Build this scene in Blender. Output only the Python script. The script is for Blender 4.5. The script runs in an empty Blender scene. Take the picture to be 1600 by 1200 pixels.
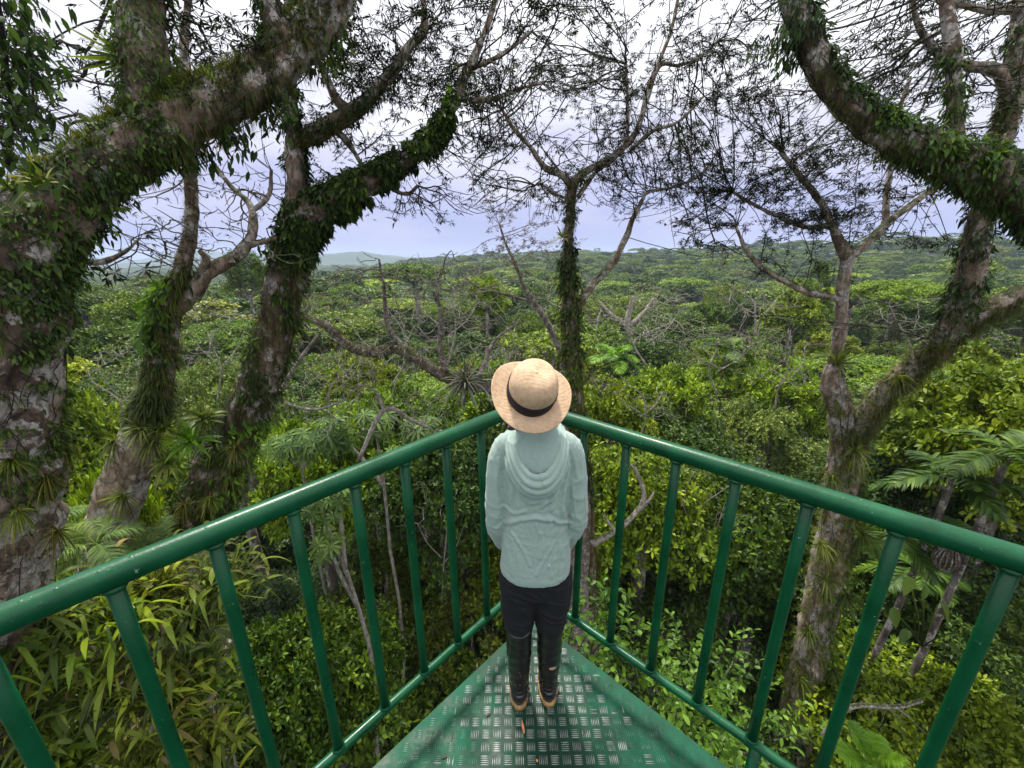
import bpy, bmesh, math, random
import numpy as np
from mathutils import Vector, Matrix
PI = math.pi
R = math.radians
sc = bpy.context.scene
C = sc.collection
# ------------------------------------------------------------------ camera
FPX, PITCH, ROLL, CAMZ = 635.0, R(17.24), R(0.42), 1.9      # focal length in px of a 1600 px wide frame
F_ = np.array([0, math.cos(PITCH), -math.sin(PITCH)])
_U = np.array([0, math.sin(PITCH), math.cos(PITCH)]); _R = np.array([1., 0, 0])
R_ = math.cos(ROLL)*_R - math.sin(ROLL)*_U
U_ = math.cos(ROLL)*_U + math.sin(ROLL)*_R
cam = bpy.data.cameras.new('camera'); co = bpy.data.objects.new('camera', cam); C.objects.link(co)
cam.sensor_width = 36; cam.lens = 36*FPX/1600; cam.clip_start = .05; cam.clip_end = 12000
co.matrix_world = Matrix(((R_[0], U_[0], -F_[0], 0), (R_[1], U_[1], -F_[1], 0), (R_[2], U_[2], -F_[2], CAMZ), (0, 0, 0, 1)))
sc.camera = co
# ------------------------------------------------------------------ world, sun, exposure
SUN_EL, SUN_AZ = R(66), R(-20)          # azimuth measured from +Y towards +X
w = bpy.data.worlds.new('World'); sc.world = w; w.use_nodes = True
nt = w.node_tree; nt.nodes.clear()
def N(t, k, **kw):
    n = t.nodes.new(k)
    for a, b in kw.items(): setattr(n, a, b)
    return n
wo = N(nt, 'ShaderNodeOutputWorld')
sky = N(nt, 'ShaderNodeTexSky', sky_type='NISHITA'); sky.sun_disc = False
sky.sun_elevation = SUN_EL; sky.sun_rotation = SUN_AZ; sky.air_density = 1.2; sky.dust_density = 2
b1 = N(nt, 'ShaderNodeBackground'); b1.inputs[1].default_value = .1
nt.links.new(sky.outputs[0], b1.inputs[0])
tc = N(nt, 'ShaderNodeTexCoord'); sep = N(nt, 'ShaderNodeSeparateXYZ'); nt.links.new(tc.outputs['Generated'], sep.inputs[0])
ramp = N(nt, 'ShaderNodeValToRGB'); el = ramp.color_ramp.elements
el[0].position = 0.0; el[0].color = (.285, .315, .560, 1)
el[1].position = 1.0; el[1].color = (1.45, 1.47, 1.5, 1)
for p, c in ((.05, (.310, .335, .585, 1)), (.14, (.40, .41, .62, 1)), (.24, (.58, .57, .68, 1)), (.34, (.82, .81, .86, 1)), (.55, (1.1, 1.1, 1.12, 1))):
    e = el.new(p); e.color = c
no = N(nt, 'ShaderNodeTexNoise'); no.inputs['Scale'].default_value = 3.2; no.inputs['Detail'].default_value = 6; no.inputs['Roughness'].default_value = .5
mp = N(nt, 'ShaderNodeMapping'); mp.inputs['Scale'].default_value = (1, 1, 3.2)
nt.links.new(tc.outputs['Generated'], mp.inputs[0]); nt.links.new(mp.outputs[0], no.inputs['Vector'])
# clouds thin and thicken: the height the ramp is read at wobbles with the noise
ma = N(nt, 'ShaderNodeMath', operation='MULTIPLY_ADD'); ma.inputs[1].default_value = .42; nt.links.new(no.outputs[0], ma.inputs[0])
mb = N(nt, 'ShaderNodeMath', operation='ADD'); mb.inputs[1].default_value = -.20
nt.links.new(sep.outputs[2], mb.inputs[0]); nt.links.new(mb.outputs[0], ma.inputs[2]); nt.links.new(ma.outputs[0], ramp.inputs[0])
b2 = N(nt, 'ShaderNodeBackground'); b2.inputs[1].default_value = 0.66; nt.links.new(ramp.outputs[0], b2.inputs[0])
mx = N(nt, 'ShaderNodeMixShader'); mx.inputs[0].default_value = .92
nt.links.new(b1.outputs[0], mx.inputs[1]); nt.links.new(b2.outputs[0], mx.inputs[2]); nt.links.new(mx.outputs[0], wo.inputs[0])
sl = bpy.data.lights.new('sun', 'SUN'); sl.energy = 2.9; sl.angle = R(10); sl.color = (1, .96, .88)
so = bpy.data.objects.new('sun', sl); C.objects.link(so)
sd = Vector((math.sin(SUN_AZ)*math.cos(SUN_EL), math.cos(SUN_AZ)*math.cos(SUN_EL), math.sin(SUN_EL)))
so.rotation_euler = sd.to_track_quat('Z', 'Y').to_euler(); so.location = (0, 0, 40)
vs = sc.view_settings; vs.view_transform = 'Standard'; vs.look = 'None'; vs.gamma = 1; vs.use_curve_mapping = False; vs.exposure = 1.15
sc.cycles.max_bounces = 6; sc.cycles.diffuse_bounces = 1; sc.cycles.glossy_bounces = 2; sc.cycles.transmission_bounces = 3
sc.cycles.volume_bounces = 0; sc.cycles.transparent_max_bounces = 4
# ------------------------------------------------------------------ pixel helper: the point on the ray through (px,py) at forward distance Y
CAM = np.array([0, 0, CAMZ])
def P(px, py, Y):
    d = F_ + R_*(px-800)/FPX + U_*(600-py)/FPX
    return CAM + d*(Y/d[1])
def PR(px, py, r, Y):                    # point and world radius of something r px thick there
    p = P(px, py, Y); return np.append(p, r/FPX*((p-CAM)@F_))
def proj(p):
    q = np.asarray(p)-CAM; z = q@F_
    return 800+FPX*(q@R_)/z, 600-FPX*(q@U_)/z
# ------------------------------------------------------------------ materials
def newmat(name):
    m = bpy.data.materials.new(name); m.use_nodes = True
    t = m.node_tree; return m, t, t.nodes['Principled BSDF'], t.nodes['Material Output']
def lnk(t, a, b): t.links.new(a, b)
def noise(t, scale, detail=4, rough=.55, src=None, mapscale=None):
    n = N(t, 'ShaderNodeTexNoise'); n.inputs['Scale'].default_value = scale; n.inputs['Detail'].default_value = detail; n.inputs['Roughness'].default_value = rough
    c = N(t, 'ShaderNodeTexCoord')
    if mapscale:
        m_ = N(t, 'ShaderNodeMapping'); m_.inputs['Scale'].default_value = mapscale
        lnk(t, c.outputs['Object'], m_.inputs[0]); lnk(t, m_.outputs[0], n.inputs['Vector'])
    else: lnk(t, c.outputs['Object'], n.inputs['Vector'])
    return n
def rampn(t, fac, stops):
    r = N(t, 'ShaderNodeValToRGB'); e = r.color_ramp.elements
    e[0].position, e[0].color = stops[0][0], (*stops[0][1], 1); e[1].position, e[1].color = stops[-1][0], (*stops[-1][1], 1)
    for p, c in stops[1:-1]: x = e.new(p); x.color = (*c, 1)
    lnk(t, fac, r.inputs[0]); return r
def mixc(t, f, a, b, mode='MIX'):
    m = N(t, 'ShaderNodeMix', data_type='RGBA', blend_type=mode)
    for s, v in ((0, f), (6, a), (7, b)):
        if hasattr(v, 'links'): lnk(t, v, m.inputs[s])
        elif s == 0: m.inputs[0].default_value = v
        else: m.inputs[s].default_value = (*v, 1)
    return m.outputs[2]
def bump(t, b, h, strength, dist=.01):
    n = N(t, 'ShaderNodeBump'); n.inputs['Strength'].default_value = strength; n.inputs['Distance'].default_value = dist
    lnk(t, h, n.inputs['Height']); lnk(t, n.outputs[0], b.inputs['Normal'])
def leafmat(name, lo, mid, hi, rough=.45, trans=.28, objvar=.35, dead=None):
    """leaf colours differ from leaf to leaf (each leaf is an island), from clump to clump and from plant to plant"""
    m, t, b, o = newmat(name)
    g = N(t, 'ShaderNodeNewGeometry')
    r1 = rampn(t, g.outputs['Random Per Island'], [(0, lo), (.45, mid), (1, hi)] if dead is None else [(0, lo), (.4, mid), (.9, hi), (.93, dead), (1, dead)])
    n = noise(t, .55, 2)
    r2 = rampn(t, n.outputs[0], [(.32, (.50, .58, .55)), (.5, (1, 1, 1)), (.72, (1.45, 1.32, 1.0))])
    c = mixc(t, 1, r1.outputs[0], r2.outputs[0], 'MULTIPLY')
    oi = N(t, 'ShaderNodeObjectInfo')
    r3 = rampn(t, oi.outputs['Random'], [(0, (1-objvar*1.3, 1-objvar*1.05, 1-objvar*.8)), (.3, (.85, .9, .95)), (.6, (1, 1, 1)), (1, (1+objvar*1.3, 1+objvar*.9, 1.0))])
    c = mixc(t, 1, c, r3.outputs[0], 'MULTIPLY')
    lnk(t, c, b.inputs['Base Color']); b.inputs['Roughness'].default_value = rough+.08; b.inputs['Specular IOR Level'].default_value = .20
    tr = N(t, 'ShaderNodeBsdfTranslucent'); c2 = mixc(t, 1, c, (1.5, 1.6, .8), 'MULTIPLY'); lnk(t, c2, tr.inputs[0])
    ms = N(t, 'ShaderNodeMixShader'); ms.inputs[0].default_value = trans
    lnk(t, b.outputs[0], ms.inputs[1]); lnk(t, tr.outputs[0], ms.inputs[2]); lnk(t, ms.outputs[0], o.inputs[0])
    return m
def barkmat(name, dark, mid, pale, lichen=.5, moss=.5, scale=1.0):
    m, t, b, o = newmat(name)
    n1 = noise(t, 3.5*scale, 8, .65, mapscale=(1, 1, .45)); c = rampn(t, n1.outputs[0], [(.3, dark), (.5, mid), (.68, pale)]).outputs[0]
    n2 = noise(t, 2.1*scale, 7, .7); f2 = rampn(t, n2.outputs[0], [(.600-.1*lichen, (0, 0, 0)), (.612-.1*lichen, (1, 1, 1))]).outputs[0]
    n3 = noise(t, 14*scale, 5, .7); lc = rampn(t, n3.outputs[0], [(.3, (.22, .17, .14)), (.5, (.44, .39, .35)), (.7, (.66, .64, .60))]).outputs[0]
    c = mixc(t, f2, c, lc)
    g = N(t, 'ShaderNodeNewGeometry'); sp = N(t, 'ShaderNodeSeparateXYZ'); lnk(t, g.outputs['Normal'], sp.inputs[0])
    n4 = noise(t, 5*scale, 5, .7); a = N(t, 'ShaderNodeMath', operation='MULTIPLY_ADD'); a.inputs[1].default_value = .45; lnk(t, sp.outputs[2], a.inputs[0]); lnk(t, n4.outputs[0], a.inputs[2])
    f4 = rampn(t, a.outputs[0], [(.78-.35*moss, (0, 0, 0)), (.92-.35*moss, (1, 1, 1))]).outputs[0]
    mc = rampn(t, n3.outputs[0], [(.3, (.018, .03, .006)), (.6, (.06, .08, .015)), (.75, (.12, .13, .03))]).outputs[0]
    c = mixc(t, f4, c, mc)
    lnk(t, c, b.inputs['Base Color']); b.inputs['Roughness'].default_value = .85
    n5 = noise(t, 22*scale, 8, .75, mapscale=(1, 1, .35)); vo = N(t, 'ShaderNodeTexVoronoi', feature='DISTANCE_TO_EDGE'); vo.inputs['Scale'].default_value = 7*scale; tcv = N(t, 'ShaderNodeTexCoord'); mv = N(t, 'ShaderNodeMapping'); mv.inputs['Scale'].default_value = (1, 1, .35)
    wv = mixc(t, .10, tcv.outputs['Object'], n3.outputs['Color'], 'LINEAR_LIGHT'); lnk(t, wv, mv.inputs[0]); lnk(t, mv.outputs[0], vo.inputs['Vector'])
    ck = rampn(t, vo.outputs['Distance'], [(0, (.3, .3, .3)), (.04, (.85, .85, .85)), (.12, (1, 1, 1))]).outputs[0]; c = mixc(t, .6, c, ck, 'MULTIPLY'); lnk(t, c, b.inputs['Base Color'])
    h = mixc(t, .6, mixc(t, .5, n1.outputs[0], n5.outputs[0]), ck, 'MULTIPLY'); bump(t, b, h, 1.0, .05)
    return m
M = {}
M['bark'] = barkmat('bark_dark', (.026, .016, .010), (.150, .100, .068), (.40, .32, .25), .85, .3)
M['bark_pale'] = barkmat('bark_pale', (.05, .030, .020), (.27, .195, .135), (.58, .49, .40), .8, .35)
M['bark_bare'] = barkmat('bark_bare', (.07, .045, .032), (.20, .15, .12), (.40, .34, .29), .6, .15, 3)
M['twig'] = barkmat('twig', (.016, .011, .010), (.040, .029, .025), (.10, .08, .07), .2, .1, 3)
M['bark_forest'] = barkmat('bark_forest', (.05, .04, .03), (.15, .125, .10), (.32, .29, .25), .6, .3)
M['white_bark'] = barkmat('bark_white', (.13, .10, .08), (.33, .29, .24), (.52, .48, .42), .6, .1, 2)
M['leaf_silk'] = leafmat('leaf_silk_cotton', (.010, .013, .006), (.018, .025, .010), (.034, .046, .014), .6, .10, .2)
M['leaf_rust'] = leafmat('leaf_rust', (.05, .025, .012), (.10, .05, .02), (.08, .09, .02), .5, .25, .2)
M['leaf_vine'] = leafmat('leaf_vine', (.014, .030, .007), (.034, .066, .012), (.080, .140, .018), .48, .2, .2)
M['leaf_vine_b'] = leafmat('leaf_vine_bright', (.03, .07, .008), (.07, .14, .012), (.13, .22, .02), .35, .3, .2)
M['moss'] = leafmat('moss_blades', (.03, .028, .008), (.065, .070, .014), (.13, .14, .025), .7, .25, .2, dead=(.16, .11, .06))
M['epi'] = leafmat('leaf_epiphyte', (.030, .045, .008), (.075, .10, .016), (.18, .22, .03), .45, .25, .2, dead=(.20, .12, .05))
M['strap'] = leafmat('leaf_strap', (.030, .045, .008), (.095, .130, .016), (.27, .33, .03), .38, .25, .25, dead=(.15, .125, .04))
M['brom_grey'] = leafmat('leaf_bromeliad_grey', (.05, .05, .035), (.12, .115, .08), (.26, .25, .19), .5, .15, .2, dead=(.20, .12, .07))
M['brom_green'] = leafmat('leaf_bromeliad_green', (.07, .10, .02), (.14, .18, .03), (.26, .28, .06), .4, .25, .2, dead=(.22, .13, .06))
M['paddle'] = leafmat('leaf_paddle', (.045, .10, .012), (.10, .19, .02), (.19, .32, .04), .32, .3, .15)
M['palm'] = leafmat('leaf_palm', (.028, .065, .008), (.060, .12, .014), (.13, .22, .025), .35, .25, .2)
M['palm_b'] = leafmat('leaf_palm_bright', (.08, .17, .015), (.14, .28, .02), (.20, .36, .03), .35, .3, .2)
M['cecropia'] = leafmat('leaf_cecropia', (.04, .080, .02), (.09, .155, .035), (.18, .27, .06), .5, .25, .2)
M['f_mid'] = leafmat('leaf_forest_mid', (.022, .048, .004), (.072, .128, .008), (.19, .27, .014), .38, .16, objvar=.42)
M['f_dark'] = leafmat('leaf_forest_dark', (.010, .030, .005), (.038, .078, .010), (.11, .175, .022), .38, .16, objvar=.42)
M['f_bright'] = leafmat('leaf_forest_bright', (.045, .095, .005), (.115, .195, .008), (.25, .355, .016), .38, .16, objvar=.42)
M['f_yellow'] = leafmat('leaf_forest_yellow', (.08, .12, .006), (.15, .21, .010), (.29, .34, .02), .38, .16, objvar=.42)
M['f_grey'] = leafmat('leaf_forest_grey', (.03, .058, .012), (.075, .125, .028), (.16, .22, .055), .38, .16, objvar=.42)
M['f_olive'] = leafmat('leaf_forest_olive', (.030, .045, .006), (.088, .118, .010), (.19, .23, .02), .38, .16, objvar=.42)
def simple(name, col, rough=.5, metal=0, bscale=None, bstr=.3, var=None, coat=0, bdist=.002):
    m, t, b, o = newmat(name); b.inputs['Base Color'].default_value = (*col, 1); b.inputs['Roughness'].default_value = rough; b.inputs['Metallic'].default_value = metal
    b.inputs['Coat Weight'].default_value = coat; b.inputs['Coat Roughness'].default_value = .1
    if var:
        n = noise(t, var[0], 6, .65); c = rampn(t, n.outputs[0], [(.35, col), (.65, var[1])]); lnk(t, c.outputs[0], b.inputs['Base Color'])
    if bscale:
        n = noise(t, bscale, 4, .6); bump(t, b, n.outputs[0], bstr, bdist)
    return m
# ------------------------------------------------------------------ mesh helpers
class MB:
    def __init__(s): s.v = []; s.q = []; s.t = []; s.n = 0; s.mq = []; s.mt = []
    def add(s, v, q=None, t=None, mi=0):
        v = np.asarray(v, float).reshape(-1, 3)
        if q is not None and len(q): s.q.append(np.asarray(q, int).reshape(-1, 4)+s.n); s.mq.append(np.full(len(s.q[-1]), mi))
        if t is not None and len(t): s.t.append(np.asarray(t, int).reshape(-1, 3)+s.n); s.mt.append(np.full(len(s.t[-1]), mi))
        s.v.append(v); s.n += len(v)
    def mesh(s, name, mats, smooth=True):
        v = np.concatenate(s.v) if s.v else np.zeros((0, 3))
        q = np.concatenate(s.q) if s.q else np.zeros((0, 4), int); t = np.concatenate(s.t) if s.t else np.zeros((0, 3), int)
        me = bpy.data.meshes.new(name); me.vertices.add(len(v)); me.vertices.foreach_set('co', v.ravel().astype(np.float32))
        li = np.concatenate([q.ravel(), t.ravel()]).astype(np.int32)
        me.loops.add(len(li)); me.loops.foreach_set('vertex_index', li)
        ls = np.concatenate([np.arange(len(q))*4, len(q)*4+np.arange(len(t))*3]).astype(np.int32)
        me.polygons.add(len(ls)); me.polygons.foreach_set('loop_start', ls)
        me.polygons.foreach_set('use_smooth', np.full(len(ls), smooth))
        if not isinstance(mats, (list, tuple)): mats = [mats]
        for m_ in mats: me.materials.append(m_)
        if len(mats) > 1:
            me.polygons.foreach_set('material_index', np.concatenate([np.concatenate(s.mq) if s.mq else np.zeros(0, int), np.concatenate(s.mt) if s.mt else np.zeros(0, int)]).astype(np.int32))
        me.update(calc_edges=True); me.validate(); return me
    def obj(s, name, mats, parent=None, smooth=True):
        return link(name, s.mesh(name, mats, smooth), parent)
def link(name, me, parent=None):
    o = bpy.data.objects.new(name, me); C.objects.link(o)
    if parent is not None:
        o.parent = parent
        if me is not None: o.matrix_parent_inverse = Matrix.Translation(parent.matrix_basis.translation).inverted()
    return o
def tag(o, label=None, cat=None, group=None, kind=None):
    for k, v in (('label', label), ('category', cat), ('group', group), ('kind', kind)):
        if v: o[k] = v
    return o
def empty(name, loc, label, cat, group=None):
    o = bpy.data.objects.new(name, None); C.objects.link(o); o.location = loc; o.empty_display_size = .2
    return tag(o, label, cat, group)
def nrm(a): return a/np.maximum(np.linalg.norm(a, axis=-1, keepdims=True), 1e-9)
from mathutils import noise as mnoise
def tubes(mb, pts, rad, sides, rng=None, lump=0, cap=True, mi=0, rough=0):
    """pts (C,M,3), rad (C,M): C tubes at once"""
    pts = np.asarray(pts, float); rad = np.asarray(rad, float); Cn, Mn, _ = pts.shape
    t = np.gradient(pts, axis=1); t = nrm(t)
    mt = nrm(pts[:, -1]-pts[:, 0]+1e-6); ref = np.where(np.abs(mt[:, 2:3]) < .8, np.array([[0, 0, 1.]]), np.array([[1., 0, 0]]))[:, None, :]
    u = nrm(np.cross(t, ref)); v = np.cross(t, u)
    a = np.arange(sides)/sides*2*PI; rr = rad[:, :, None]
    if lump and rng is not None:
        k = np.cumsum(np.linalg.norm(np.diff(pts, axis=1, prepend=pts[:, :1]), axis=2), axis=1)[:, :, None]/np.maximum(rad.mean(), 1e-3)
        ph = rng.uniform(0, 6.28, 8); A = a[None, None, :]
        f = (np.sin(2*A+k*.31+ph[0])+np.sin(3*A-k*.47+ph[1])+.7*np.sin(5*A+k*.9+ph[2])+.8*np.sin(A+k*.62+ph[3])+.5*np.sin(7*A-k*1.5+ph[4])+.5*np.sin(11*A+k*.37+ph[5]))
        rr = rr*(1+lump*f*.25)
    ring = pts[:, :, None, :]+rr[..., None]*(np.cos(a)[None, None, :, None]*u[:, :, None, :]+np.sin(a)[None, None, :, None]*v[:, :, None, :])
    if rough:
        rv = ring.reshape(-1, 3); cv = np.repeat(pts.reshape(-1, 3), sides, 0); o_ = nrm(rv-cv); rd = np.repeat(rad.reshape(-1), sides)
        h = np.array([mnoise.fractal(Vector((a_*5, b_*5, c_*2.6)), .75, 2.1, 4)+1.1*max(0, mnoise.noise(Vector((a_*2.3, b_*2.3, c_*1.7)))) for a_, b_, c_ in rv])
        ring = (rv+o_*(h*rough*np.minimum(rd, .5)**.7)[:, None]).reshape(ring.shape)
    idx = np.arange(Cn*Mn*sides).reshape(Cn, Mn, sides); nx = np.roll(idx, -1, axis=2)
    q = np.stack([idx[:, :-1], nx[:, :-1], nx[:, 1:], idx[:, 1:]], -1).reshape(-1, 4)
    vv = ring.reshape(-1, 3); tri = []
    if cap:
        base = len(vv); vv = np.concatenate([vv, pts[:, 0], pts[:, -1]])
        c0 = base+np.arange(Cn)[:, None]; c1 = base+Cn+np.arange(Cn)[:, None]
        tri = np.concatenate([np.stack([np.broadcast_to(c0, (Cn, sides)), nx[:, 0], idx[:, 0]], -1).reshape(-1, 3), np.stack([np.broadcast_to(c1, (Cn, sides)), idx[:, -1], nx[:, -1]], -1).reshape(-1, 3)])
    mb.add(vv, q, tri, mi)
def spline(pts, per=6):
    """Catmull-Rom through rows of pts (any columns)"""
    p = np.asarray(pts, float); p = np.vstack([2*p[0]-p[1], p, 2*p[-1]-p[-2]]); out = []
    s = np.arange(per)[:, None]/per
    for i in range(1, len(p)-2):
        a, b, c, d = p[i-1], p[i], p[i+1], p[i+2]
        out.append(.5*(2*b+(c-a)*s+(2*a-5*b+4*c-d)*s**2+(3*b-a-3*c+d)*s**3))
    out.append(p[-2][None]); return np.vstack(out)
def strips(mb, base, d, nn, L, W, K=4, droop=0., fold=0., prof='leaf', cross=2, mi=0, twist=None):
    """N leaves at once: base (N,3), direction, normal, length, width; K stations"""
    base = np.asarray(base, float); n_ = len(base)
    if n_ == 0: return
    d = nrm(d); nn = nn-d*np.sum(nn*d, -1, keepdims=True); nn = nrm(nn+1e-6); side = np.cross(d, nn)
    L = np.broadcast_to(L, (n_,)).astype(float); W = np.broadcast_to(W, (n_,)).astype(float); droop = np.broadcast_to(droop, (n_,)).astype(float)
    s = np.linspace(0, 1, K)
    if prof == 'leaf': wv = np.sin(PI*np.clip(s*.93+.07, 0, 1)**.8)+.02
    elif prof == 'strap': wv = np.minimum(1, np.minimum(.55+s*2, (1.02-s)*2.6))
    elif prof == 'paddle': wv = np.sin(PI*np.clip(s, 0, 1)**1.5)**.7+.06
    elif prof == 'blade': wv = (1-s)**.7+.03
    wv = wv/wv.max()
    ctr = base[:, None]+d[:, None]*(L[:, None]*s)[..., None]-nn[:, None]*(L[:, None]*droop[:, None]*s**2*.0)[..., None]
    ctr[..., 2] -= L[:, None]*droop[:, None]*s[None]**2
    hw = (W[:, None]*wv*.5)[..., None]
    if cross == 3:
        up = nn[:, None]*hw*fold
        v = np.stack([ctr-side[:, None]*hw+up, ctr, ctr+side[:, None]*hw+up], 2)
    else: v = np.stack([ctr-side[:, None]*hw, ctr+side[:, None]*hw], 2)
    idx = np.arange(n_*K*cross).reshape(n_, K, cross)
    q = np.stack([idx[:, :-1, :-1], idx[:, :-1, 1:], idx[:, 1:, 1:], idx[:, 1:, :-1]], -1).reshape(-1, 4)
    mb.add(v, q, None, mi)
def dleaves(mb, base, d, nn, L, W, fold=.25, mi=0, wide=.42):
    """cheap folded diamond leaf: 4 vertices, 2 triangles"""
    n_ = len(base); d = nrm(d); nn = nrm(nn-d*np.sum(nn*d, -1, keepdims=True)+1e-6); side = np.cross(d, nn)
    L = np.broadcast_to(L, (n_,))[:, None]; W = np.broadcast_to(W, (n_,))[:, None]
    m = base+d*L*wide+nn*W*fold
    v = np.stack([base, m-side*W*.5, base+d*L, m+side*W*.5], 1)
    i = np.arange(n_)[:, None]*4
    mb.add(v, None, np.concatenate([i+[0, 2, 1], i+[0, 3, 2]]), mi)
def rdir(rng, n): return nrm(rng.normal(size=(n, 3)))
# ------------------------------------------------------------------ tree growing
GROUND = -34.0
def ground_z(x, y):
    r = np.hypot(x, y)
    hill = -17*np.clip((-x-60)/260, 0, 1)*np.clip((y-60)/200, 0, 1)+33*np.exp(-(((x-520)/300)**2+((y-560)/220)**2))+21*np.exp(-(((x-60)/330)**2+((y-820)/200)**2))
    return GROUND+1.2*np.sin(x*.05+1)*np.cos(y*.043)+np.clip((r-60)/400, 0, 1)*5.0*(np.sin(x*.011+.6)*np.cos(y*.013+.4))+hill
def limb_pts(spec, per=6):
    return spline(np.array([PR(*s) for s in spec]), per)
def grow(init, ipl, targets, bf=.4):
    """greedy tree over targets (Prim with a path-length penalty). Returns nodes, parents"""
    n0, n = len(init), len(targets)
    nodes = np.vstack([init, targets]); par = np.full(n0+n, -1)
    pl = np.concatenate([ipl, np.zeros(n)])
    best = np.full(n, 1e9); bp = np.zeros(n, int); done = np.zeros(n, bool)
    for a in range(n0):
        c = np.linalg.norm(targets-init[a], axis=1)+bf*pl[a]; mk = c < best; best[mk] = c[mk]; bp[mk] = a
    for _ in range(n):
        i = int(np.argmin(np.where(done, 1e9, best))); done[i] = True; g = n0+i; par[g] = bp[i]
        dl = np.linalg.norm(nodes[bp[i]]-targets[i]); pl[g] = pl[bp[i]]+dl
        c = np.linalg.norm(targets-targets[i], axis=1)+bf*pl[g]; mk = (c < best) & ~done; best[mk] = c[mk]; bp[mk] = g
    return nodes, par
def twigs(rng, init, irad, targets, mb, rtip=.006, expo=.42, bf=.4, jit=.12, rmax=.09, sides=4, hook=.0):
    """grows twigs from limb points to targets, adds their tubes; returns tips and their directions"""
    nodes, par = grow(init, np.zeros(len(init)), targets, bf); n0 = len(init); n = len(nodes)
    kids = [[] for _ in range(n)]
    for i in range(n0, n): kids[par[i]].append(i)
    cnt = np.ones(n); order = []
    st = [k for a in range(n0) for k in kids[a]]
    while st: i = st.pop(); order.append(i); st += kids[i]
    for i in reversed(order):
        if kids[i]: cnt[i] = sum(cnt[k] for k in kids[i])+.3
    rad = np.minimum(rtip*cnt**expo, rmax)
    chains = []
    for i in order:
        p = par[i]
        if p >= n0 and max(kids[p], key=lambda k: cnt[k]) == i: continue
        ch = [p, i]
        while kids[ch[-1]]: ch.append(max(kids[ch[-1]], key=lambda k: cnt[k]))
        chains.append(ch)
    groups = {}; tips, dirs = [], []
    for ch in chains:
        p = nodes[ch]; r = rad[ch].copy(); r[0] = min(r[1]*1.15, irad[ch[0]] if ch[0] < n0 else 9)
        seg = np.linalg.norm(p[1]-p[0])
        if ch[0] < n0 or True:            # leave the parent in a curve
            q = np.vstack([p[:1], (p[0]+p[1])/2+rng.normal(size=3)*seg*jit, p[1:]]); r = np.insert(r, 1, r[1])
        s = spline(np.c_[q, r], 3); pts = s[:, :3]; rr = np.maximum(s[:, 3], rtip*.7)
        e = np.linalg.norm(np.diff(pts, axis=0), axis=1).mean()
        pts[1:-1] += rng.normal(size=(len(pts)-2, 3))*e*jit*.55
        if hook: pts[-2:, 2] += np.array([.2, 1.])*hook*rng.uniform(.3, 1)
        rr[-1] = rtip*.5
        groups.setdefault(len(pts), []).append((pts, rr)); tips.append(pts[-1]); dirs.append(pts[-1]-pts[-2])
        for k in range(3, len(pts)-1, 2):
            if rr[k] < rtip*3: tips.append(pts[k]); dirs.append(nrm(pts[k+1]-pts[k-1]+rng.normal(size=3)*.5*e)*1.)
    for m_, l in groups.items():
        tubes(mb, np.array([a for a, b in l]), np.array([b for a, b in l]), sides, cap=False)
    return np.array(tips), nrm(np.array(dirs))
def palmate(rng, mb, tips, dirs, nl=3, nf=6, L=.16, W=.03, droop=.35, pet=.12):
    """palmate leaves of slender leaflets round each twig tip"""
    n = len(tips)
    if n == 0: return
    b = np.repeat(tips, nl, 0); dd = nrm(np.repeat(dirs, nl, 0)+rng.normal(size=(n*nl, 3))*.7+[0, 0, -.15])
    c = b+dd*rng.uniform(.4, 1.2, (n*nl, 1))*pet; ax = nrm(rng.normal(size=(n*nl, 3))*.45+[0, 0, 1.])
    u = nrm(np.cross(ax, dd)+1e-6); v = np.cross(u, ax)
    m = n*nl
    ang = (np.arange(nf)-(nf-1)/2)/nf*2*PI*.85
    ldir = (np.cos(ang)[None, :, None]*v[:, None]+np.sin(ang)[None, :, None]*u[:, None]).reshape(-1, 3)
    ldir = nrm(ldir+rng.normal(size=ldir.shape)*.18-np.array([0, 0, 1])*rng.uniform(droop*.3, droop*1.6, (m, 1, 1)).repeat(nf, 1).reshape(-1, 1))
    ls = L*rng.uniform(.65, 1.15, m).repeat(nf)*np.tile(1-.3*np.abs(ang)/PI, m)
    dleaves(mb, c.repeat(nf, 0), ldir, np.array([0, 0, 1.])+rng.normal(size=ldir.shape)*.3, ls, ls*(W/L), .15)
def region(rng, n, x0, x1, y0, y1, Y0, Y1):
    """points in the wedge of space that these picture bounds see between two distances (used only to place foliage volumes)"""
    cs = 11 if n > 60 else 1; m = max(1, n//cs); k = rng.uniform(size=(m, 3))
    c = np.array([P(x0+(x1-x0)*a, y0+(y1-y0)*b, Y0+(Y1-Y0)*c_) for a, b, c_ in k])
    if cs == 1: return c
    s = np.abs(c[:, 1:2]); q = np.repeat(c, cs, 0)+rng.normal(size=(m*cs, 3))*np.repeat(s, cs, 0)*np.array([.042, .042, .011])*rng.uniform(.6, 1.4, (m, 1)).repeat(cs, 0)
    return q           # twig ends gather in flat sprays with gaps between them
HERO = {}
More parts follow.
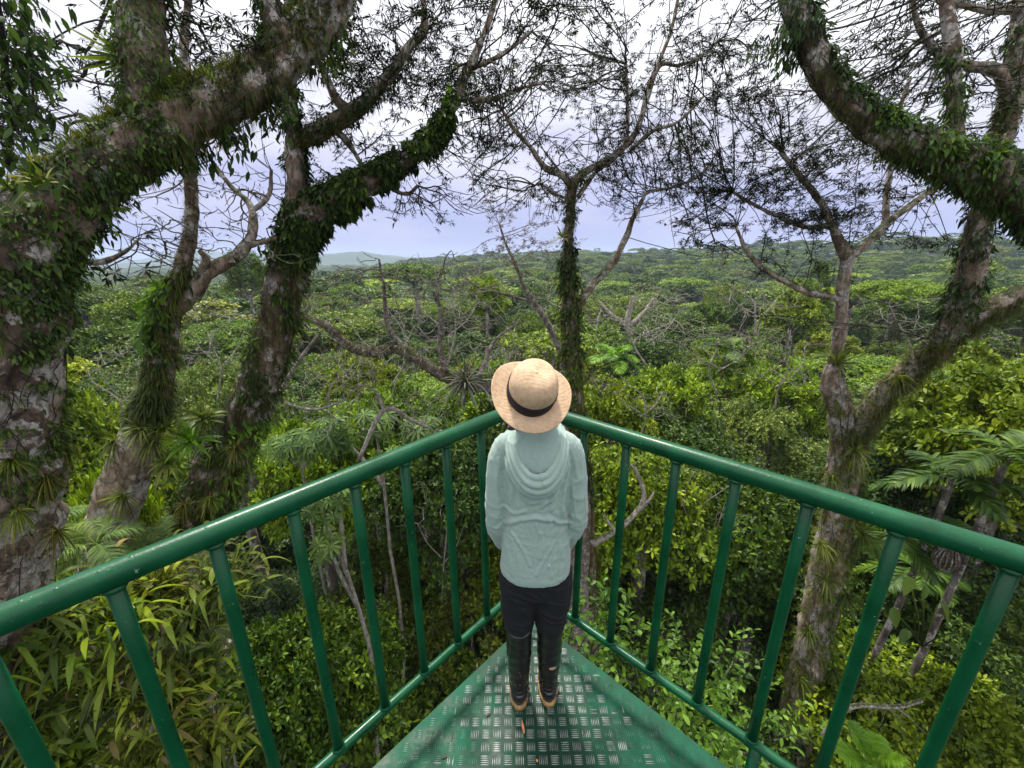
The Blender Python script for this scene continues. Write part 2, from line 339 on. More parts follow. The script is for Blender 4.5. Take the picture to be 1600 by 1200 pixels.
def hero_tree(name, label, cat, trunk, limbs, crowns, mats, seed, group=None, sides=20, lump=.18, flare=2.0, rs=1.0, rt=1.0):
    """trunk/limbs: lists of (px,py,r_px,Y). crowns: list of dicts(reg, leaf...)"""
    rng = np.random.default_rng(seed)
    tp = limb_pts([(a, b_, r*rs*(rt if callable(rt) is False else rt(b_)), y) for a, b_, r, y in trunk], 7)
    b0 = tp[0]; steps = np.linspace(0, 1, 12)[1:]
    drift = nrm((tp[0]-tp[7])[:3]); gz = float(ground_z(b0[0], b0[1]))-.6
    down = [np.array([b0[0]+drift[0]*2.2*(1-(1-s)**2), b0[1]+drift[1]*2.2*(1-(1-s)**2), b0[2]+(gz-b0[2])*s, b0[3]*(1+.45*s+max(0, s-.8)*5*(flare-1)*.5)]) for s in steps]
    tp = np.vstack([down[::-1], tp])
    root = empty(name, (tp[0, 0], tp[0, 1], gz+.6), label, cat, group)
    mb = MB()
    def limb(p, sd):
        tubes(mb, p[None, :, :3], p[None, :, 3], sd, rng, lump*.7, rough=.11)
    # smooth, dense trunk
    tp2 = spline(tp, 3); limb(tp2, int(sides*2.2))
    lp = {'trunk': tp}
    mb.obj('trunk', mats[0], root)
    mbt = MB()
    for k, l in limbs.items():
        l = limb_pts([(a, b_, r*rs, y) for a, b_, r, y in l], 7); lp[k] = l; mb = MB(); limb(spline(l, 3), int(sides*1.2)); mb.obj('limb', mats[0], root)
    for ci, c in enumerate(crowns):
        src = np.vstack([lp[k][(lp[k][:, 3] < c.get('rsrc', .4))] for k in c['src']])
        tg = np.vstack([region(rng, int(n*c.get('dens', 1)), *r) for n, *r in c['reg']])
        tips, dirs = twigs(rng, src[:, :3], src[:, 3], tg, mbt, c.get('rtip', .006), c.get('expo', .42), c.get('bf', .75), c.get('jit', .055), c.get('rmax', .09), hook=c.get('hook', .012))
        f = c.get('leafy', 1.0)
        if f > 0:
            mk = rng.uniform(size=len(tips)) < f; ml = MB()
            palmate(rng, ml, tips[mk], dirs[mk], c.get('nl', 3), c.get('nf', 6), c.get('L', .18)*.98, c.get('W', .034)*1.1, c.get('droop', .35), c.get('pet', .12))
            ml.obj('foliage', M[c.get('mat', 'leaf_silk')], root)
    if mbt.n: mbt.obj('twigs', mats[1], root)
    HERO[name] = (root, lp); return lp
def surf(rng, path, n, lo=0, hi=1, side=None, sidew=0):
    """n random points on a limb's surface: position, outward normal, tangent, radius"""
    m = len(path); seg = np.linalg.norm(np.diff(path[:, :3], axis=0), axis=1); wgt = seg*path[:-1, 3]
    i0, i1 = int(lo*(m-1)), max(int(hi*(m-1)), int(lo*(m-1))+1); wg = np.zeros(m-1); wg[i0:i1] = wgt[i0:i1]; wg /= wg.sum()
    i = rng.choice(m-1, n*3 if side is not None else n, p=wg); t = rng.uniform(size=len(i))[:, None]
    c = path[i]*(1-t)+path[i+1]*t; tan = nrm(path[i+1, :3]-path[i, :3])
    o = rng.normal(size=(len(i), 3)); o = nrm(o-tan*np.sum(o*tan, 1, keepdims=True))
    if side is not None:
        s = np.asarray(side, float); sc_ = np.sum(o*s, 1)+rng.normal(size=len(i))*sidew; k = np.argsort(-sc_)[:n]
        c, tan, o = c[k], tan[k], o[k]
    return c[:, :3]+o*c[:, 3:4]*1.0, o, tan, c[:, 3]
def vine(label, path, n, seed, mat='leaf_vine', L=.11, W=.055, lo=0, hi=1, side=None, sidew=.5, out=.08, hang=1.0, name='climbing_vine', cat='vine', group=None, stems=5, patch=-.12):
    rng = np.random.default_rng(seed); mb = MB()
    # patchy cover: points keep a clumped density
    p, o, tan, r = surf(rng, path, n, lo, hi, side, sidew)
    k = np.array([mnoise.noise(Vector((a*2.1+seed, b*2.1, c*2.1)))*.8+mnoise.noise(Vector((a*6+seed, b*6, c*6)))*.6 for a, b, c in p])
    keep = k+rng.normal(size=n)*.08 > patch; p, o = p[keep], o[keep]; n = len(p)
    p = p+o*np.abs(rng.normal(size=(n, 1)))*out
    d = nrm(o*rng.uniform(.0, 1.1, (n, 1))+np.array([0, 0, -1.])*hang+rng.normal(size=(n, 3))*.55)
    nn = o+np.array([0, 0, .5])+rng.normal(size=(n, 3))*.55
    l = L*rng.uniform(.5, 1.2, n)*np.where(rng.uniform(size=n) < .12, 1.75, 1); wf = np.where(rng.uniform(size=n) < .35, .62, 1)
    strips(mb, p, d, nn, l, l*W/L*wf, 4, .12, .35, 'leaf', 3)
    i0, i1 = int(lo*(len(path)-1)), int(hi*(len(path)-1)); seg = path[i0:i1+1]
    if len(seg) > 3:
        mi = len(mb.v)
        for s in range(stems):
            a = rng.uniform(0, 6.28)+np.cumsum(rng.normal(size=len(seg))*.15); t = nrm(np.gradient(seg[:, :3], axis=0))
            u = nrm(np.cross(t, [.3, .9, .1])); v = np.cross(t, u)
            q = seg[:, :3]+(u*np.cos(a)[:, None]+v*np.sin(a)[:, None])*(seg[:, 3:4]*1.05+.005)
            tubes(mb, q[None], np.full((1, len(q)), L*.09), 5, mi=1)
    o_ = mb.obj(name, [M[mat], M['twig']]); tag(o_, label, cat, group); return o_
def tufts(label, path, n, seed, mat='moss', L=.25, W=.012, blades=9, lo=0, hi=1, side=(0, 0, 1), sidew=.6, name='epiphyte_tuft', cat='epiphytes', group=None, K=5, spread=.8, droop=.45, prof='blade', kind=None, up=.55):
    rng = np.random.default_rng(seed); mb = MB()
    p, o, tan, r = surf(rng, path, n, lo, hi, side, sidew)
    b = np.repeat(p, blades, 0); oo = np.repeat(o, blades, 0)
    d = nrm(oo+rng.normal(size=b.shape)*spread*.6+np.array([0, 0, up]))
    sz = np.repeat(rng.uniform(.5, 1.2, n), blades)*rng.uniform(.7, 1.15, n*blades)
    strips(mb, b-oo*.02, d, np.array([0, 0, 1.])+rng.normal(size=b.shape)*.35, L*sz, W*(.6+.4*sz), K, droop*rng.uniform(.4, 1.8, n*blades), 0, prof, 2)
    o_ = mb.obj(name, M[mat]); tag(o_, label, cat, group, kind); return o_
def rosette(label, loc, seed, mat='brom_green', n=45, L=.6, W=.04, droop=.5, axis=(0, 0, 1), name='bromeliad', cat='bromeliad', group=None, low=.1, K=7, prof='strap', spread=1.0):
    rng = np.random.default_rng(seed); mb = MB(); loc = np.asarray(loc, float)
    ax = nrm(np.asarray(axis, float)); u = nrm(np.cross(ax, [.21, .93, .3])); v = np.cross(ax, u)
    a = np.arange(n)*2.39996+rng.normal(size=n)*.2; e = np.linspace(.05, 1, n)**.8*spread
    d = nrm((u*np.cos(a)[:, None]+v*np.sin(a)[:, None])*np.sin(e*PI*.5)[:, None]+ax*(np.cos(e*PI*.5)+low)[:, None]+rng.normal(size=(n, 3))*.08)
    l = L*rng.uniform(.6, 1.1, n)*(.7+.3*np.sin(e*PI))
    strips(mb, loc+d*L*.03, d, ax+d*.01+rng.normal(size=(n, 3))*.15, l, W*rng.uniform(.7, 1.15, n), K, droop*rng.uniform(.3, 1.5, n), .3, prof, 3)
    return tag(mb.obj(name, M[mat]), label, cat, group)

# ------------------------------------------------------------------ the big trees round the platform
BK, BP, BB = (M['bark'], M['twig']), (M['bark_pale'], M['bark_bare']), (M['bark_bare'], M['bark_bare'])
A = hero_tree('giant_tree', 'huge dark trunk at the left edge with a thick mossy overhead limb', 'tree',
  [(-90, 1150, 120, 3.6), (-50, 900, 100, 3.6), (-15, 700, 84, 3.7), (0, 560, 76, 3.8), (18, 450, 70, 3.9), (58, 358, 60, 4.1), (118, 290, 50, 4.4), (190, 240, 48, 4.7), (260, 198, 46, 5.0), (330, 165, 42, 5.3), (400, 130, 38, 5.6), (455, 80, 36, 5.9), (505, 20, 34, 6.2), (545, -60, 29, 6.6), (610, -220, 24, 7.5), (680, -420, 14, 8.5)],
  {'up': [(245, 215, 40, 4.95), (231, 150, 36, 5.0), (226, 90, 34, 5.05), (225, 30, 31, 5.15), (230, -50, 27, 5.3), (240, -220, 20, 5.6), (225, -420, 12, 6.2)],
   'stub': [(452, 100, 22, 5.85), (436, 60, 17, 5.85), (425, 20, 16, 5.85), (412, -60, 15, 6.0), (400, -200, 10, 6.2)],
   'low': [(60, 425, 14, 4.2), (110, 405, 7, 4.6), (148, 411, 5, 4.9), (175, 404, 4, 5.1), (200, 390, 3, 5.3), (217, 373, 2, 5.5)]},
  [dict(src=['up', 'trunk'], reg=[(150, 20, 210, 60, 230, 5.5, 8), (60, -60, 60, 80, 260, 4.5, 6.5), (160, 250, 450, 0, 110, 5.5, 7.5), (200, 430, 700, -250, 60, 6.5, 9.5), (60, 0, 400, -300, -30, 5, 8)], leafy=.45, nl=2, L=.13, W=.024, rtip=.0055),
   dict(src=['low'], reg=[(45, 110, 300, 330, 440, 5, 6.5)], leafy=.05, rtip=.004)], BK, 11, sides=30, lump=.22, rs=.88)
B = hero_tree('forked_tree', 'slim pale trunk left of the vine-covered one, forking below the horizon into bare twigs', 'tree',
  [(150, 960, 44, 6.6), (165, 860, 41, 6.7), (182, 790, 45, 6.8), (203, 722, 42, 6.9), (232, 650, 33, 7), (248, 600, 26, 7), (254, 545, 24, 7), (262, 492, 24, 7), (279, 445, 19, 7.05), (290, 400, 15, 7.1), (299, 345, 13, 7.2), (298, 280, 12.5, 7.3), (293, 210, 12, 7.4), (291, 130, 11, 7.5), (288, 70, 9, 7.6), (292, 20, 7, 7.7), (300, -50, 5, 7.9)],
  {'right': [(272, 485, 19, 7.02), (298, 462, 18, 7.1), (318, 432, 17, 7.2), (345, 414, 15, 7.3), (374, 396, 13, 7.4), (392, 372, 11, 7.5), (396, 343, 9, 7.6), (388, 317, 7, 7.7), (362, 292, 5, 7.8), (330, 250, 3.5, 7.9)],
   'side': [(388, 384, 8, 7.45), (405, 379, 6.5, 7.5), (424, 374, 6, 7.6), (444, 362, 5, 7.8)],
   'hook': [(393, 330, 6, 7.65), (410, 317, 5, 7.7), (422, 300, 4, 7.8), (424, 265, 3, 7.9)],
   'knot': [(315, 425, 13, 7.2), (322, 405, 9, 7.1), (312, 392, 5, 7.0)]},
  [dict(src=['right', 'trunk', 'side', 'hook'], reg=[(190, 130, 440, 300, 430, 6.3, 9), (110, 300, 440, 230, 400, 6.5, 8.5), (50, 200, 440, 180, 300, 7, 9)], leafy=.16, nl=1, L=.11, W=.02, rtip=.0062, rsrc=.14, jit=.09, bf=.7)],
  BP, 12, sides=18, lump=.2, rs=.66)
Cc = hero_tree('vine_covered_tree', 'tall trunk wrapped in dark climbing leaves, splitting in two against the sky left of centre', 'tree',
  [(225, 990, 58, 7.4), (262, 900, 52, 7.5), (305, 815, 50, 7.7), (350, 720, 47, 7.8), (392, 625, 42, 7.9), (425, 535, 39, 8), (445, 450, 37, 8), (460, 385, 38, 8), (478, 345, 40, 8), (516, 318, 37, 8.05), (560, 292, 30, 8.1), (602, 267, 23, 8.2), (640, 246, 19, 8.3), (670, 226, 16, 8.4), (692, 195, 13, 8.5), (711, 160, 11, 8.7), (726, 120, 9, 8.9), (745, 80, 8, 9.1), (768, 20, 6.5, 9.3), (785, -50, 5, 9.6)],
  {'up': [(468, 345, 32, 8), (466, 300, 25, 8), (461, 255, 20, 8), (461, 215, 17, 8), (455, 170, 15, 8.05), (452, 120, 14, 8.1), (455, 60, 12, 8.3), (450, 0, 10, 8.5), (440, -80, 7, 8.8)],
   'arm': [(465, 222, 17, 8), (485, 212, 19, 8), (505, 203, 19, 8), (542, 180, 17, 8), (580, 152, 14, 8.1), (612, 112, 11.5, 8.2), (640, 72, 9.5, 8.3), (662, 50, 8, 8.5), (661, 0, 6, 8.6), (655, -70, 4, 8.8)],
   'arm_b': [(548, 180, 13, 8), (522, 148, 10, 7.9), (505, 110, 9, 7.9), (480, 75, 7, 7.9), (470, 20, 5, 8)],
   'drop': [(520, 200, 9, 8), (545, 225, 6, 8.2), (565, 258, 4, 8.4)],
   'east': [(718, 150, 8, 8.7), (740, 157, 6, 8.8), (780, 152, 5, 9), (815, 138, 4, 9.2), (845, 130, 3, 9.4)],
   'east_b': [(738, 105, 7, 8.9), (765, 95, 5, 9), (795, 78, 4.5, 9.2), (830, 50, 3, 9.5)],
   'under': [(600, 283, 8, 8.2), (622, 300, 5, 8.3), (640, 302, 4, 8.4), (652, 290, 3, 8.5)]},
  [dict(src=['trunk', 'arm', 'arm_b', 'up', 'east', 'east_b'], reg=[(560, 480, 920, -40, 160, 7.2, 11), (220, 590, 780, 40, 230, 7.6, 10), (130, 430, 600, 0, 190, 7.5, 9.5), (120, 540, 900, -280, -20, 8, 12)], leafy=.55, nl=2, L=.15, W=.027, rsrc=.17, rtip=.0062),
   dict(src=['under', 'trunk', 'drop'], reg=[(130, 570, 715, 235, 345, 7.8, 9.5), (70, 480, 600, 200, 300, 8, 9.5)], leafy=.4, nl=2, L=.13, W=.024, rsrc=.25, rtip=.0065)],
  BK, 13, sides=24, lump=.25, rs=.66)
E_ = hero_tree('slender_tree', 'slender tree behind the person, forking into a wide leafy crown against the sky', 'tree',
  [(926, 1010, 21, 12), (921, 940, 21, 12), (919, 860, 20, 12), (914, 780, 20, 12), (905, 690, 20, 12), (899, 600, 19, 12), (892, 520, 19, 12), (889, 440, 17, 12), (888, 385, 13.5, 12), (891, 330, 12.5, 12), (895, 288, 12, 12), (914, 270, 10, 12.1), (948, 250, 9, 12.2), (984, 221, 8, 12.4), (1001, 188, 7, 12.6), (1016, 130, 6, 12.8), (1048, 50, 5, 13), (1064, -30, 4, 13.3)],
  {'left': [(893, 292, 11, 12), (880, 276, 10, 11.9), (850, 260, 8, 11.8), (828, 229, 6, 11.7), (802, 200, 5, 11.6), (785, 172, 3.5, 11.5)],
   'mid': [(903, 308, 7, 12.1), (930, 270, 6, 12.3), (962, 245, 5, 12.6), (979, 215, 5, 12.7), (980, 150, 4, 12.8), (978, 100, 3, 13)],
   'right': [(1010, 160, 5, 12.7), (1030, 104, 5, 13), (1060, 102, 4, 13.2), (1090, 92, 3.5, 13.4), (1122, 64, 2.5, 13.6)],
   'side': [(900, 482, 13, 12), (930, 440, 10.5, 12.2), (957, 412, 9, 12.3), (976, 375, 8, 12.5), (990, 340, 7, 12.6), (1004, 312, 5.5, 12.8), (1014, 300, 4.5, 12.9), (1060, 290, 3.5, 13.2), (1100, 268, 3, 13.5), (1125, 230, 2, 13.8)],
   'west': [(890, 312, 5, 12), (865, 302, 4, 11.8), (845, 287, 3.5, 11.6), (835, 290, 2.5, 11.5)],
   'mid_r': [(985, 235, 6, 12.4), (1020, 205, 5, 12), (1060, 190, 4, 11.8), (1100, 150, 3, 11.6)]},
  [dict(src=['left', 'west'], reg=[(420, 725, 890, 80, 340, 10.3, 13)], leafy=.38, nl=2, L=.15, W=.027, rsrc=.3, rtip=.0075),
   dict(src=['trunk', 'mid', 'right', 'mid_r'], reg=[(860, 850, 1170, -30, 310, 11, 15), (100, 880, 1150, -250, -20, 12, 16)], leafy=.62, nl=3, L=.16, W=.028, rsrc=.2, rtip=.0078),
   dict(src=['side'], reg=[(220, 950, 1160, 220, 410, 11.5, 15)], leafy=.38, nl=2, L=.15, W=.027, rtip=.0075),
   dict(src=['west'], reg=[(30, 820, 880, 290, 350, 11, 12.5)], leafy=.1)],
  (M['bark_pale'], M['twig']), 14, sides=16, lump=.22, rs=.56)
D = hero_tree('gnarled_branch_tree', 'bare gnarled tree left of the person, its lichened branch held level below the horizon', 'tree',
  [(905, 800, 24, 10.5), (890, 720, 21, 10.4), (860, 655, 17, 10.3), (815, 622, 14, 10.2), (770, 606, 13, 10.1), (728, 600, 12.5, 10), (690, 586, 12, 10), (655, 563, 13, 10), (620, 546, 12, 10), (578, 550, 11.5, 10), (545, 540, 10, 10), (515, 512, 8, 10), (490, 500, 7, 10), (468, 488, 5, 10)],
  {'a': [(697, 582, 8, 10), (687, 540, 6, 10.2), (690, 500, 5, 10.4), (683, 455, 4, 10.6), (688, 420, 2.5, 10.8)],
   'b': [(630, 545, 7, 10), (605, 505, 5, 10.2), (600, 450, 4, 10.3), (592, 405, 2.5, 10.4)],
   'c': [(745, 600, 6, 10), (760, 560, 4.5, 10.2), (775, 530, 3.5, 10.4), (815, 500, 2.5, 10.6)]},
  [dict(src=['a', 'b', 'trunk'], reg=[(420, 465, 790, 395, 570, 9, 12)], leafy=.03, rsrc=.25, rtip=.0075, jit=.16, bf=.7),
   dict(src=['trunk', 'c'], reg=[(45, 520, 800, 560, 700, 9, 10.5)], leafy=.0, rsrc=.3, rtip=.006, jit=.25)],
  (M['bark_bare'], M['white_bark']), 15, sides=14, lump=.3, rs=.66)
Fm = hero_tree('rust_leaved_tree', 'small bare-stemmed tree with reddish twigs between the bare branch and the slender tree', 'tree',
  [(880, 560, 10, 16), (857, 508, 9, 16), (838, 478, 8, 16), (820, 450, 7, 16), (806, 415, 5.5, 16), (792, 385, 4, 16), (780, 350, 2.5, 16)],
  {'l': [(835, 472, 5, 16), (790, 460, 4, 15.8), (750, 450, 3, 15.6), (715, 425, 2, 15.5)]},
  [dict(src=['trunk'], reg=[(150, 715, 865, 305, 420, 14.5, 17.5)], leafy=.7, nl=2, L=.14, W=.03, mat='leaf_rust'),
   dict(src=['l'], reg=[(40, 690, 800, 400, 480, 14.5, 17)], leafy=0)],
  BB, 16, sides=10, rs=.5)
G = hero_tree('pale_forked_tree', 'pale barked tree rising behind the right railing, crowned with flat dark leafy sprays', 'tree',
  [(1222, 1240, 42, 10.6), (1245, 1120, 39, 10.7), (1272, 990, 37, 10.8), (1293, 890, 37, 11), (1312, 790, 38, 11), (1322, 710, 36, 11), (1312, 645, 31, 11), (1302, 600, 24, 11), (1307, 560, 14, 11), (1314, 505, 12.5, 11), (1317, 450, 12, 11), (1325, 402, 12, 11), (1340, 392, 10, 11.1), (1365, 370, 9, 11.2), (1390, 346, 8, 11.3), (1422, 322, 7, 11.4), (1460, 292, 6, 11.6), (1478, 270, 4, 11.7)],
  {'left': [(1324, 405, 11, 11), (1316, 385, 9.5, 11), (1302, 358, 8, 11.1), (1285, 320, 7, 11.2), (1262, 290, 6, 11.3), (1240, 262, 5, 11.4), (1220, 238, 3.5, 11.5)],
   'low': [(1316, 468, 7, 11), (1290, 462, 7, 10.9), (1262, 457, 6.5, 10.8), (1230, 441, 6, 10.7), (1192, 420, 5, 10.6), (1167, 392, 4, 10.5), (1150, 355, 3, 10.5)],
   'up': [(1383, 352, 6.5, 11.3), (1386, 300, 5.5, 11.5), (1393, 245, 5, 11.7), (1402, 185, 4, 11.9), (1422, 120, 3, 12)],
   'west': [(1298, 352, 5, 11.1), (1262, 355, 4.5, 11.2), (1225, 342, 4, 11.3), (1182, 322, 3.5, 11.4), (1145, 300, 2.5, 11.5)],
   'east': [(1330, 700, 18, 10.9), (1368, 632, 19, 10.6), (1405, 592, 19, 10.4), (1445, 558, 21, 10.2), (1482, 520, 20, 10), (1530, 492, 18, 9.8), (1580, 466, 18, 9.6), (1660, 430, 17, 9.3), (1760, 360, 12, 9)],
   'rise': [(1462, 556, 20, 10.1), (1494, 500, 22, 9.9), (1512, 445, 22, 9.8), (1524, 385, 21, 9.7), (1537, 325, 21, 9.6), (1552, 250, 20, 9.6), (1575, 180, 18, 9.6), (1589, 90, 17, 9.6), (1600, 0, 14, 9.7), (1610, -100, 9, 9.9)],
   'curl': [(1577, 165, 10, 9.6), (1560, 112, 10, 9.3), (1520, 104, 9, 9.1), (1480, 90, 8, 9), (1450, 66, 7, 9), (1430, 25, 5, 9), (1425, -20, 4, 9)],
   'top': [(1600, 12, 9, 9.7), (1560, 16, 8, 9.3), (1520, 12, 6, 9), (1480, 0, 5, 8.9)]},
  [dict(src=['left', 'west'], reg=[(380, 1060, 1330, 150, 370, 9.6, 13)], leafy=.9, nl=3, L=.15, W=.03, droop=.15, rtip=.0075, bf=.9),
   dict(src=['low'], reg=[(130, 1040, 1290, 290, 420, 9.6, 12)], leafy=.7, nl=3, L=.15, W=.03, droop=.15),
   dict(src=['trunk', 'up'], reg=[(200, 1330, 1480, 130, 400, 10.5, 13.5)], leafy=.7, nl=3, L=.15, W=.03, rsrc=.16),
   dict(src=['rise', 'curl', 'top'], reg=[(640, 1170, 1620, -40, 300, 8, 12.5), (60, 1180, 1620, -220, -20, 8, 11)], leafy=.5, nl=2, L=.16, W=.028, rsrc=.2, bf=.8, rtip=.007),
   dict(src=['east'], reg=[(90, 1180, 1560, 480, 560, 8.6, 11)], leafy=.15, nl=2, L=.14, rsrc=.5, rtip=.005)],
  (M['bark_pale'], M['twig']), 17, sides=22, lump=.28, rs=.74, rt=lambda y: .78 if y > 700 else .68 if y > 620 else .9)
I_ = hero_tree('curved_limb_tree', 'big tree off the right edge whose thick curved limb sweeps up overhead', 'tree',
  [(1900, 1000, 110, 6), (1860, 700, 96, 6), (1790, 480, 78, 6), (1700, 370, 62, 6), (1615, 305, 50, 6), (1545, 272, 43, 6), (1480, 246, 36, 6), (1420, 222, 30, 6.05), (1370, 200, 28, 6.1), (1322, 163, 26, 6.2), (1286, 113, 25, 6.3), (1262, 60, 24, 6.4), (1240, 0, 22, 6.5), (1215, -90, 18, 6.7), (1200, -220, 12, 7)],
  {'up': [(1492, 252, 15, 6.05), (1493, 190, 13, 6.1), (1491, 110, 12, 6.2), (1482, 30, 12, 6.3), (1474, -60, 10, 6.4), (1470, -180, 7, 6.6)]},
  [dict(src=['trunk', 'up'], reg=[(260, 1120, 1620, -60, 200, 6.2, 9), (110, 1150, 1650, -300, -50, 6.2, 9)], leafy=.45, nl=2, L=.12, W=.022, rsrc=.28, rtip=.0055, bf=.8)],
  BK, 19, sides=26, lump=.2, rs=.74)
# ------------------------------------------------------------------ plants growing on the big trees
V = vine
TC, TA, TI, TE, TG = Cc['trunk'], A['trunk'], I_['trunk'], E_['trunk'], G['trunk']
V('dense coat of dark hanging leaves round the whole split trunk left of centre', TC, 20000, 31, L=.09, W=.045, lo=.40, hi=.78, out=.05, patch=-.15)
V('thin patchy vine leaves on the lower part of the vine-covered trunk', TC, 9000, 32, L=.10, W=.045, lo=.18, hi=.42, out=.08, patch=.0)
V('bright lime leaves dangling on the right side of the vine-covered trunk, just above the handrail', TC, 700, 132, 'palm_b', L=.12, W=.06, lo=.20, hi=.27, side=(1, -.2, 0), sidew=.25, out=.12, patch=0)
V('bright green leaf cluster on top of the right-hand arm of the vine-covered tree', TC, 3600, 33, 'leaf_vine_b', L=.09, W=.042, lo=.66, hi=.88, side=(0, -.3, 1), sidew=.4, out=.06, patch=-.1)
V('vine leaves climbing the upright stem of the vine-covered tree', Cc['up'], 3000, 34, L=.09, W=.04, lo=0, hi=.6, out=.04)
V('small dark vine leaves on the upper left arm of the vine-covered tree', Cc['arm'], 1500, 35, L=.07, W=.03, hi=.6, out=.03)
V('curtain of dark vine leaves down the right side of the huge left trunk', TA, 10000, 36, L=.052, W=.026, lo=.20, hi=.58, side=(1, -.15, .1), sidew=.22, out=.05, patch=-.12)
V('scattered creeper leaves low on the huge left trunk', TA, 3500, 37, L=.055, W=.025, lo=.05, hi=.5, side=(.4, -1, 0), sidew=.5, out=.03, patch=.12)
V('dark leaves hanging under the thick limb of the huge left tree', TA, 1300, 38, L=.085, W=.032, lo=.56, hi=.86, side=(0, .1, -1), sidew=.25, out=.10, hang=1.3, patch=.0)
V('small leaves covering the front of the thick mossy limb', TA, 4500, 39, L=.05, W=.02, lo=.60, hi=.98, side=(0, -.6, 1), sidew=.6, out=.03, hang=.7, patch=.1)
V('leaves packed round the upright stem rising from the thick mossy limb', A['up'], 6000, 40, L=.052, W=.021, lo=0, hi=.75, out=.05)
V('dark leafy clump round the short stem above the thick mossy limb', A['stub'], 1500, 41, L=.08, W=.032, out=.07)
V('glossy vine leaves matted along the lower half of the thick curved limb at right', TI, 12000, 42, L=.08, W=.036, lo=.22, hi=.58, out=.045, patch=-.22)
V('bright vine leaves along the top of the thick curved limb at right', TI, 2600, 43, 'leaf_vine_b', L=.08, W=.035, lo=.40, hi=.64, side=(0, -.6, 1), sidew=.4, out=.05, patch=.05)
V('narrow strip of vine leaves up the inner side of the curved limb', TI, 3000, 44, L=.075, W=.033, lo=.56, hi=.92, side=(1, -.3, .3), sidew=.30, out=.04)
V('tattered vine hanging from the upper end of the curved limb', TI, 800, 45, L=.09, W=.035, lo=.78, hi=.88, side=(-1, 0, -.3), sidew=.3, out=.22, hang=2)
V('dark leaves round the lower upright stem on the curved limb', I_['up'], 1200, 46, L=.07, W=.03, hi=.5, out=.03)
V('small dark leaves round the middle of the slender tree trunk', TE, 5500, 47, L=.12, W=.06, lo=.24, hi=.52, out=.10, patch=-.1)
V('yellow-green leaves round the fork of the slender tree trunk', TE, 2000, 48, 'epi', L=.12, W=.045, lo=.36, hi=.47, out=.18, patch=0)
V('small leaves climbing the slender tree trunk just below its top fork', TE, 1200, 49, L=.11, W=.045, lo=.46, hi=.68, out=.05)
V('green vine patch on the lower bend of the pale forked trunk', TG, 4000, 50, 'leaf_vine_b', L=.11, W=.05, lo=.16, hi=.42, out=.14, side=(.8, -.3, 0), sidew=.8, patch=.1)
V('vine leaves round the leaning stem beside the curved limb', G['rise'], 2600, 51, L=.11, W=.045, lo=.05, hi=.55, out=.06)
V('sparse leaves along the upper part of the leaning stem', G['rise'], 1300, 52, L=.10, W=.04, lo=.55, hi=.85, out=.03)
V('bright leaf patch at the fork of the slim pale trunk', B['trunk'], 420, 53, 'leaf_vine_b', L=.15, W=.07, lo=.44, hi=.56, out=.12, side=(-1, -.5, .2), sidew=.4)
V('vine leaves beside the slim pale trunk under its fork', B['trunk'], 2600, 54, L=.09, W=.04, lo=.32, hi=.60, out=.05, patch=.1)
T = tufts
T('grassy fringe of thin blades along the top of the thick mossy limb', A['trunk'], 800, 61, 'moss', L=.17, W=.008, lo=.55, hi=.95, side=(0, -.2, 1), sidew=.4, droop=.25)
T('long grassy blades over the bend of the huge left trunk', A['trunk'], 260, 62, 'epi', L=.2, W=.012, lo=.42, hi=.66, side=(-.4, -.5, 1), sidew=.4)
T('brown and green moss blades covering the face of the thick mossy limb', A['trunk'], 1500, 63, 'moss', L=.10, W=.007, lo=.62, hi=1, side=(0, -1, 0), sidew=.9, droop=.8)
T('rough brown moss on the huge left trunk', A['trunk'], 1100, 64, 'moss', L=.09, W=.007, lo=0, hi=.5, side=(.3, -1, 0), sidew=.6, droop=1.0, up=-.2)
T('mossy rootlets on the lower vine-covered trunk', Cc['trunk'], 1500, 65, 'moss', L=.20, W=.010, lo=.05, hi=.42, side=(0, -1, 0), sidew=.7, droop=1.0, up=-.2)
T('yellowish strap leaves tufted at the foot of the vine-covered trunk', Cc['trunk'], 300, 66, 'epi', L=.42, W=.025, lo=.0, hi=.26, side=(0, -1, 0), sidew=.6, droop=.6, prof='strap')
T('olive fern blades wrapped round the slim pale trunk', B['trunk'], 260, 67, 'epi', L=.26, W=.022, lo=.31, hi=.41, side=(0, -1, 0), sidew=.7, droop=.6)
T('brown moss blades on the fork of the slim pale trunk', B['trunk'], 700, 68, 'moss', L=.13, W=.009, lo=.36, hi=.9, side=(0, -1, 0), sidew=.9, droop=.8)
T('dry brown rootlets round the slender tree trunk below the fork', E_['trunk'], 900, 69, 'moss', L=.30, W=.014, lo=.0, hi=.36, side=(0, -1, 0), sidew=.9, droop=1.0, up=-.1)
T('curly grass tufts on the upper slender tree trunk', E_['trunk'], 260, 70, 'epi', L=.22, W=.012, lo=.36, hi=.62, droop=.6)
T('shaggy olive blades down the lower pale forked trunk', G['trunk'], 1900, 71, 'epi', L=.30, W=.016, lo=.0, hi=.45, side=(0, -1, 0), sidew=.6, droop=.8, up=0.)
T('brown moss on the lower pale forked trunk', G['trunk'], 1300, 72, 'moss', L=.18, W=.010, lo=.0, hi=.5, side=(0, -1, 0), sidew=.9, droop=1.0, up=-.1)
T('grassy tufts along the rising side limb of the pale forked trunk', G['east'], 700, 73, 'epi', L=.26, W=.012, lo=0, hi=.7, side=(-.3, -.6, .8), sidew=.7)
T('moss fringe under the rising side limb of the pale forked trunk', G['east'], 500, 74, 'moss', L=.22, W=.010, lo=0, hi=.8, side=(0, -.3, -1), sidew=.5, droop=1.2, up=-.6)
T('moss blades on the leaning stem', G['rise'], 900, 75, 'moss', L=.14, W=.009, lo=.1, hi=.8, droop=.8)
